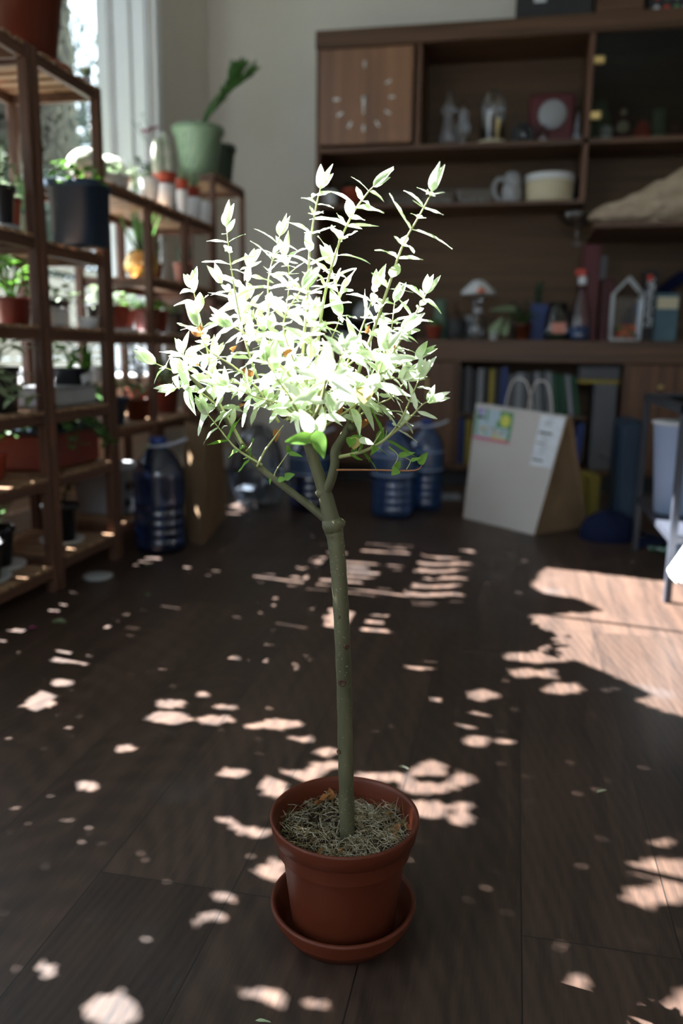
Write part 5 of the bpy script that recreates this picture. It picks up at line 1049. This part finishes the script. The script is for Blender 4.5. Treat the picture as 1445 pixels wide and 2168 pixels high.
bookrow(.4165, 4.72, [(968, 982, .25, 'darkbook', 0, 'black book first on the upper book shelf'), (983, 995, .26, 'greybook', 0, 'dark grey book second on the upper book shelf'), (996, 1008, .24, 'darkbook', 0, 'black book between two grey ones on the upper shelf'), (1009, 1021, .25, 'whitebook', 0, 'pale grey spine left of the black one above the bag'), (1022, 1032, .25, 'darkbook', 0, 'black spine just left of the yellow one'), (1033, 1044, .25, 'yellow', 0, 'yellow spine on the upper book shelf'), (1045, 1057, .25, 'darkbook', 0, 'black spine right of the yellow one'), (1058, 1071, .26, 'bluelabel', 0, 'navy spine on the upper book shelf'),
  (1073, 1088, .22, 'greybook', 0, 'grey spine left of the bag handles'), (1089, 1105, .23, 'whitebook', 0, 'pale spine inside the left bag handle'), (1106, 1118, .23, 'greybook', 0, 'grey spine inside the bag handles'), (1119, 1128, .23, 'darkbook', 0, 'black spine between the bag handles'),
  (1130, 1141, .235, 'whitebook', -5, 'pale leaning book behind the bag handles'), (1143, 1153, .235, 'greybook', -6, 'grey leaning book behind the bag handles'), (1156, 1167, .24, 'whitebook', -6, 'white leaning book right of the bag handles'), (1169, 1181, .23, 'green', -7, 'dark green leaning book above the receipt label'), (1184, 1196, .22, 'green', -8, 'green leaning book beside the white one'), (1199, 1208, .225, 'whitebook', -9, 'white leaning magazine near the end of the row'), (1212, 1221, .22, 'green', -10, 'last green leaning book of the row')], 'books on the upper shelf of the bookcase')
bookrow(.1255, 4.72, [(959, 969, .265, 'green', 0, 'green spine at the left of the lower book shelf'), (970, 985, .262, 'bluelabel', 0, 'bright blue spine on the lower book shelf'), (987, 1001, .258, 'yellow', 0, 'thick yellow spine with a blue band on the lower book shelf'), (1003, 1018, .26, 'darkbook', 0, 'black spine behind the left edge of the bag'), (1222, 1238, .25, 'bluelabel', 4, 'leaning navy book right of the paper bag')], 'books on the lower shelf of the bookcase')
bx, c = boxy('grey_binder', 1252, 1300, .1255, .47, 4.70, .24, 'greybook', 'tall grey binder at the right end of the bookcase', 'binder')
b = MB(); b.box((.455, 4.82, .606), (.215, .2, .02)); single('yellow_book', b, M['yellow'], 'flat yellow book on top of the grey binder', 'book')
b = MB(); b.box((.455, 4.82, .655), (.215, .2, .072), bev=.003); single('white_carton', b, M['greybook'], 'grey-white carton lying on the flat yellow book', 'carton')

# ------------------------------------------------------------------ big blue water bottles
def water_bottle(px, py, hw, pytop, body, label, lab=True, handle=1, hm='handlew'):
    p = atz(px, py); r = hw*mpp(p+Vector((0, .1, 0))); base = Vector((p.x, p.y+r, 0)); k = aty(px, pytop, base.y).z
    base.x = aty(px, (py+pytop)/2, base.y).x
    t = thing('water_bottle', base, label, 'water bottle', 'big blue water bottles on the floor'); H_ = k
    prof = [(r*.80, 0), (r*.95, .012), (r, .03)]; zz = .05
    while zz < H_*.42: prof += [(r, zz), (r*.955, zz+.008), (r, zz+.016)]; zz += .036
    prof += [(r*.99, H_*.45), (r*.99, H_*.66), (r, H_*.68), (r*.97, H_*.72), (r*.80, H_*.80), (r*.50, H_*.88), (r*.30, H_*.92), (r*.28, H_*.955)]
    b = MB(); b.lathe(base, prof, 32); b.build('bottle_body', M[body], t)
    if lab:
        b = MB(); b.lathe(base+Vector((0, 0, H_*.45)), [(r*1.005, 0), (r*1.008, H_*.005), (r*1.008, H_*.205), (r*1.005, H_*.21)], 32); b.build('label', M['bottlelabel'], t)
        b = MB()
        for q in (.45, .645): b.lathe(base+Vector((0, 0, H_*q)), [(r*1.012, 0), (r*1.012, H_*.016)], 32)
        b.build('label_band', M['bottleband'], t)
    b = MB(); b.lathe(base+Vector((0, 0, H_*.945)), [(r*.34, 0), (r*.35, .004), (r*.34, H_*.05), (r*.30, H_*.056), (.0001, H_*.056)], 20); b.build('cap', M['capblue'], t)
    b = MB(); hz = H_*.925; rr_ = r*.36
    P = [Vector((rr_*cos(a), rr_*sin(a), 0)) for a in [radians(60+d_) for d_ in range(0, 250, 20)]]
    P = [base+Vector((0, 0, hz))+q for q in P]
    loop = smooth_path([P[0], base+Vector((r*.75, r*.25, hz+.012)), base+Vector((r*1.15, r*.02, hz+.028)), base+Vector((r*.75, -r*.25, hz+.012)), P[-1]], 5)
    b.tube(P, r*.05, 6); b.tube(loop, r*.065, 6); b.build('carry_handle', M[hm], t)
water_bottle(832, 1101, 46, 893, 'bottleblue', 'blue water bottle in front, standing left of the paper bag')
water_bottle(900, 1084, 37, 887, 'bottleblue', 'blue water bottle half hidden behind the front one')
water_bottle(338, 1178, 53, 925, 'bottledark', 'large dark blue water bottle beside the slatted rack', False)
water_bottle(655, 1086, 44, 905, 'bottledark', 'dark blue water bottle seen behind the willow stem')
b = MB(); p = atz(556, 1082); rr = random.Random(6)
n = 22; vs = []; prof = [(.05, 0), (.105, .015), (.13, .08), (.135, .16), (.12, .25), (.09, .33), (.05, .38), (.02, .40)]
for (r, z) in prof:
    for i in range(n): a = 2*pi*i/n; k = r*(1+rr.uniform(-.12, .12)); vs.append(Vector((p.x-.07, p.y+.15, 0))+Vector((cos(a)*k, sin(a)*k, z)))
b.add(vs, [(j*n+i, j*n+(i+1) % n, (j+1)*n+(i+1) % n, (j+1)*n+i) for j in range(7) for i in range(n)]+[tuple(range(n))[::-1], tuple(7*n+i for i in range(n))], 0)
single('plastic_sack', b, M['bottleclear'], 'crinkled clear plastic sack on the floor behind the willow', 'sack', (p.x, p.y+.15, 0))
b = MB(); p = atz(515, 1062); b.box((p.x, p.y+.12, .03), (.12, .12, .06), bev=.01); single('pale_tub', b, M['greyplastic'], 'small pale tub left of the clear plastic sack', 'tub')

# ------------------------------------------------------------------ paper bags
A, B_, C_ = atz(980, 1096), atz(1130, 1133), atz(1243, 1115); D_ = A+C_-B_
T1 = (B_+C_)/2; T1 = Vector((aty(1205, 882, T1.y))); T0 = (A+D_)/2; T0 = Vector(aty(1013, 853, T0.y))
th = .016; nrm = Vector(((C_-B_).x, (C_-B_).y, 0)).normalized()
t = thing('paper_bag', (A+C_)/2, 'tall pale kraft carrier bag with a colourful sticker and a receipt', 'paper bag')
b = MB()
def panel(b, q, m=0, k=6):
    """slightly wavy quad q = [bl, br, tr, tl]"""
    vs = []; nn = (q[1]-q[0]).cross(q[3]-q[0]).normalized()
    for j in range(k+1):
        for i in range(k+1):
            u, v = i/k, j/k; p = (q[0]*(1-u)+q[1]*u)*(1-v)+(q[3]*(1-u)+q[2]*u)*v
            vs.append(p+nn*(.006*sin(u*pi)*sin(v*pi*1.6+1)))
    b.add(vs, [(j*(k+1)+i, j*(k+1)+i+1, (j+1)*(k+1)+i+1, (j+1)*(k+1)+i) for j in range(k) for i in range(k)], m, True)
f0, f1 = T0-nrm*th, T1-nrm*th; g0, g1 = T0+nrm*th, T1+nrm*th
panel(b, [A, B_, f1, f0]); panel(b, [C_, D_, g0, g1]); b.add([A, B_, C_, D_], [(3, 2, 1, 0)]); b.build('bag_panel', M['paper_pale'], t)
b = MB()
mB = (B_+C_)/2-(B_-A).normalized()*.02; mB.z = .16
b.add([B_, C_, g1, f1, mB, (f1+g1)/2-(B_-A).normalized()*.03], [(0, 1, 4), (0, 4, 5, 3), (1, 2, 5, 4)]); mA = (A+D_)/2+(B_-A).normalized()*.02; mA.z = .16
b.add([A, D_, g0, f0, mA, (f0+g0)/2+(B_-A).normalized()*.03], [(1, 0, 4), (4, 0, 3, 5), (2, 1, 4, 5)]); b.build('gusset', M['paper_dark'], t)
def onface(u, v, off=.010):
    p = (A*(1-u)+B_*u)*(1-v)+(f0*(1-u)+f1*u)*v; n_ = (B_-A).cross(f0-A).normalized()
    return p+n_*off+n_*(.006*sin(u*pi)*sin(v*pi*1.6+1))
def patch(b, u0, u1, v0, v1, off, mi=0, k=5):
    vs = [onface(u0+(u1-u0)*i/k, v0+(v1-v0)*j/k, off) for j in range(k+1) for i in range(k+1)]
    b.add(vs, [(j*(k+1)+i, j*(k+1)+i+1, (j+1)*(k+1)+i+1, (j+1)*(k+1)+i) for j in range(k) for i in range(k)], mi)
SG = 1 if onface(.5, .5, .01).y < onface(.5, .5, 0).y else -1
b = MB(); patch(b, .015, .45, .70, .965, SG*.002, 0); patch(b, .015, .45, .695, .72, SG*.003, 3)
rr = random.Random(14)
patch(b, .415, .45, .715, .965, SG*.0035, 1); patch(b, .02, .05, .73, .95, SG*.0035, 1); patch(b, .14, .165, .86, .965, SG*.0035, 1)
patch(b, .30, .42, .87, .965, SG*.0035, 1); patch(b, .27, .45, .82, .88, SG*.0033, 1)
for i in range(14): u = rr.uniform(.05, .38); v = rr.uniform(.74, .80); patch(b, u, u+.03, v, v+.018, SG*.004, rr.choice([1, 5, 5, 2]), 1)
patch(b, .04, .12, .92, .96, SG*.004, 4, 1); patch(b, .05, .12, .875, .90, SG*.004, 6, 1); patch(b, .22, .40, .725, .74, SG*.004, 2, 1)
cc_ = []; 
vs = [onface(.37+.062*cos(a)*.9, .885+.052*sin(a), SG*.005) for a in [2*pi*i/24 for i in range(24)]]; b.add(vs, [tuple(range(24))], 2)
b.build('sticker', [M['stickerblue'], M['stickergreen'], M['stickeryellow'], M['stickerpink'], M['stickerviolet'], M['stickerorange'], M['ink']], t)
b = MB(); patch(b, .74, .985, .56, .985, SG*.002, 0)
for v, u0, u1, hh in [(.83, .76, .90, .018), (.745, .76, .86, .010), (.60, .755, .88, .014)]: patch(b, u0, u1, v, v+hh, SG*.004, 1, 1)
for v in (.94, .925, .91, .895, .80, .785, .72, .70, .68, .66): patch(b, .80, .88, v, v+.005, SG*.004, 2, 1)
b.build('receipt', [M['label'], M['ink'], M['greyplastic']], t)
b = MB()
for (base0, off) in [((.36, .62), -.012), ((.62, .86), .02)]: pass
for (ua, ub, off, py) in [(.34, .64, -th, 803), (.54, .80, th, 797)]:
    pa = T0*(1-ua)+T1*ua+nrm*off; pb = T0*(1-ub)+T1*ub+nrm*off; top = .125
    b.tube(smooth_path([pa-Vector((0, 0, .03)), pa+Vector((0, 0, .05))+(pb-pa)*.06, pa+(pb-pa)*.28+Vector((0, 0, top)), pa+(pb-pa)*.70+Vector((0, 0, top)), pb+Vector((0, 0, .05))-(pb-pa)*.06, pb-Vector((0, 0, .03))], 5), .0038, 6)
b.build('twisted_handle', M['paper_pale'], t)
# brown bag by the rack
b = MB(); q0 = atz(430, 1157); q1 = atz(480, 1092); q2 = atz(330, 1125); h_ = aty(430, 905, q0.y).z; e1 = q1-q0; e2 = (q2-q0)*.42; q3 = q0+e1+e2
base4 = [q0, q0+e1, q3, q0+e2]; top4 = [v*1.0 for v in base4]; cen = (q0+q3)/2; top4 = [Vector((cen.x+(v.x-cen.x)*.97, cen.y+(v.y-cen.y)*.8, h_+(.01 if i % 2 else -.006))) for i, v in enumerate(base4)]
mid = [(a+c_)/2+Vector((0, 0, 0)) for a, c_ in zip(base4, top4)]
mid[0] = mid[0]+(cen-Vector((mid[0].x, mid[0].y, 0))).normalized()*.008
vs = base4+mid+top4
b.add(vs, [(0, 1, 5, 4), (1, 2, 6, 5), (2, 3, 7, 6), (3, 0, 4, 7), (4, 5, 9, 8), (5, 6, 10, 9), (6, 7, 11, 10), (7, 4, 8, 11), (3, 2, 1, 0)])
so_ = single('paper_bag', b, M['paper_dark'], 'upright brown paper sack behind the dark blue bottle', 'paper bag', q0)
md = so_.modifiers.new('solid', 'SOLIDIFY'); md.thickness = .002
# books / magazine on the floor right of the bag
p = atz(1243, 1100); b = MB(); b.box((p.x+.01, 4.00, .10), (.05, .16, .20), rz=.2, bev=.003); single('magazine_file', b, M['yellow'], 'olive yellow packet standing behind the carrier bag', 'packet')
p = atz(1290, 1075); b = MB(); b.tube(smooth_path([Vector((p.x-.06, 4.3, .25)), Vector((p.x-.0, 4.25, .22)), Vector((p.x+.02, 4.2, .12)), Vector((p.x+.01, 4.2, .03))], 5), .004, 6); b.box((p.x+.01, 4.2, .012), (.05, .06, .022)); single('black_cable', b, M['darkbook'], 'dark cable drooping near the bookcase foot', 'cable')
b = MB(); p = atz(952, 1060); b.box((p.x, p.y+.05, .012), (.10, .10, .022), rz=.3, bev=.003); single('white_booklet', b, M['whitebook'], 'pale booklet on the floor left of the carrier bag', 'booklet')

# ------------------------------------------------------------------ navy cap
c = atz(1300, 1150); c.y += .07; t = thing('baseball_cap', c, 'navy blue cap lying on the floor right of the paper bag', 'cap')
b = MB(); n = 30; vs = []
for (r, z) in [(.100, 0), (.104, .02), (.100, .055), (.082, .088), (.05, .108), (.015, .116)]:
    for i in range(n): a = 2*pi*i/n; k = r*(1+.025*sin(a*3+z*30)); vs.append(c+Vector((cos(a)*k*1.12-.02, sin(a)*k*.85, z*(1+.08*sin(a*2)))))
b.add(vs, [(j*n+i, j*n+(i+1) % n, (j+1)*n+(i+1) % n, (j+1)*n+i) for j in range(5) for i in range(n)]+[tuple(5*n+i for i in range(n))], 0, True); b.build('crown', M['navycloth'], t)
b = MB(); vs = []
for j in range(5):
    for i in range(11):
        a = radians(-75+15*i); r = .100+.020*j; vs.append(c+Vector((cos(a)*r*1.0+.035, sin(a)*r*.75-.01, .030-.004*j-.00020*(i-5)**2*(1+j*.6))))
b.add(vs, [(j*11+i, j*11+i+1, (j+1)*11+i+1, (j+1)*11+i) for j in range(4) for i in range(10)], 0, True); o = b.build('brim', M['navycloth'], t); o.modifiers.new('s', 'SOLIDIFY').thickness = .003

# ------------------------------------------------------------------ metal side table, bin, bottle, white box
t = thing('metal_shelf_table', (.80, 2.95, 0), 'dark grey metal side table with a lower shelf at the right edge', 'side table')
lx, rx, fy_, by_, tz_ = .500, 1.10, 2.595, 3.30, .590
for (x, y) in ((lx, fy_), (lx, by_), (rx, fy_), (rx, by_)): b = MB(); b.box((x, y, tz_/2), (.022, .022, tz_), bev=.002); b.build('leg', M['steel_dark'], t)
b = MB()
for (x0_, x1_, y0_, y1_) in [(lx, rx, fy_, fy_), (lx, rx, by_, by_), (lx, lx, fy_, by_), (rx, rx, fy_, by_)]:
    b.box(((x0_+x1_)/2, (y0_+y1_)/2, tz_+.006), (abs(x1_-x0_)+.022, abs(y1_-y0_)+.022, .028))
b.build('top_frame', M['steel_dark'], t)
b = MB(); b.box(((lx+rx)/2, (fy_+by_)/2, .200), (rx-lx+.02, by_-fy_+.02, .022)); b.build('lower_shelf', M['steel_dark'], t)
b = MB(); b.box(((lx+rx)/2, (fy_+by_)/2, tz_+.012), (rx-lx, by_-fy_, .006)); b.build('tabletop', M['smoked'], t)
c = atz(1418, 1105, .211); c = Vector((c.x+.01, c.y, .2115)); t = thing('waste_bin', c, 'tall tapered pale blue-white bin on the metal table shelf', 'bin')
c.y = 2.99; c.x = aty(1425, 1000, 2.99).x+.012; t.location = c
b = MB(); b.lathe(c, [(.062, 0), (.066, .004), (.090, .31), (.092, .312), (.088, .312), (.06, .008), (.0001, .008)], 32); b.build('bin_body', M['binwhite'], t)
b = MB(); b.lathe(c+Vector((0, 0, .308)), [(.092, 0), (.096, .002), (.096, .010), (.090, .012)], 32); b.build('bin_rim', M['whiteplastic'], t)
# navy bag behind the table
b = MB(); b.box((.50, 3.75, .24), (.10, .30, .48), bev=.02); single('navy_portfolio', b, M['navy'], 'dark navy portfolio standing behind the metal table', 'portfolio')
# green bottle on its side
c = atz(1392, 1185); t = thing('green_bottle', Vector((c.x+.02, c.y+.02, .03)), 'green plastic bottle lying on the floor by the table leg', 'bottle'); c = Vector((c.x+.02, c.y+.02, .034)); ax = Vector((-1, .35, 0)).normalized()
b = MB(); b.lathe(c-ax*.02, [(.028, -.16), (.032, -.15), (.032, -.03), (.026, .0), (.014, .035), (.012, .06)], 22, axis=ax); b.build('bottle_body', M['greenglass'], t)
b = MB(); b.lathe(c-ax*.02, [(.0328, -.12), (.0328, -.02)], 22, axis=ax); b.build('label', M['bottleband'], t)
b = MB(); b.lathe(c-ax*.02+ax*.058, [(.015, 0), (.015, .015), (.0001, .016)], 16, axis=ax); b.build('bottle_cap', M['greenglass'], t)
c = Vector((.548, 2.50, .135)); b = MB(); b.box(c+Vector((.03, 0, 0)), (.15, .10, .14), rot=Matrix.Rotation(radians(28), 3, 'Y') @ Matrix.Rotation(radians(12), 3, 'Z'), bev=.012)
single('white_foam_block', b, M['white'], 'bright sunlit white block leaning against the table leg', 'block', c)

# ------------------------------------------------------------------ floor litter
b = MB(); c = atz(201, 1226); c.y += .02; b.lathe(c, [(.046, 0), (.049, .003), (.049, .008), (.045, .0095), (.0001, .0095)], 36); single('white_saucer', b, M['greyplastic'], 'shallow round white dish on the bare floor beside the rack foot', 'saucer', c)
for (x, y, L, m, lab, yaw) in [(110, 1318, .042, 'g_pale', 'yellow-green fallen leaf on the dark floor at left', .2), (112, 1300, .022, 'pink', 'pink petal touching the yellow-green fallen leaf', 1.2), (60, 1332, .026, 'pink', 'dark pink petal left of the fallen leaf', .6), (300, 1196, .036, 'g_pale', 'pale fallen leaf in front of the dark blue bottle', -.4), (312, 1262, .026, 'g_pale', 'fallen leaf among the small sun patches at left', 1.7),
        (1262, 1678, .022, 'leaf_willow', 'curled pale leaf on the floor right of the pot', .6), (843, 1622, .020, 'leaf_willow', 'thin green willow leaf on the floor behind the pot', -.3), (540, 2161, .018, 'leaf_willow', 'tiny curled leaf at the bottom edge of the floor', .1), (850, 1668, .0, None, '', 0)]:
    if not m: continue
    c = atz(x, y, .003); b = MB(); b.leaf(c, (cos(yaw), sin(yaw), .12), (.1, 0, 1), L, L*(.6 if L > .024 or m == 'pink' else .25), droop=.12, fold=.5, n=6, wavy=.06, rnd=rl)
    single('fallen_petal' if m == 'pink' else 'fallen_leaf', b, M[m], lab, 'petal' if m == 'pink' else 'leaf', c)
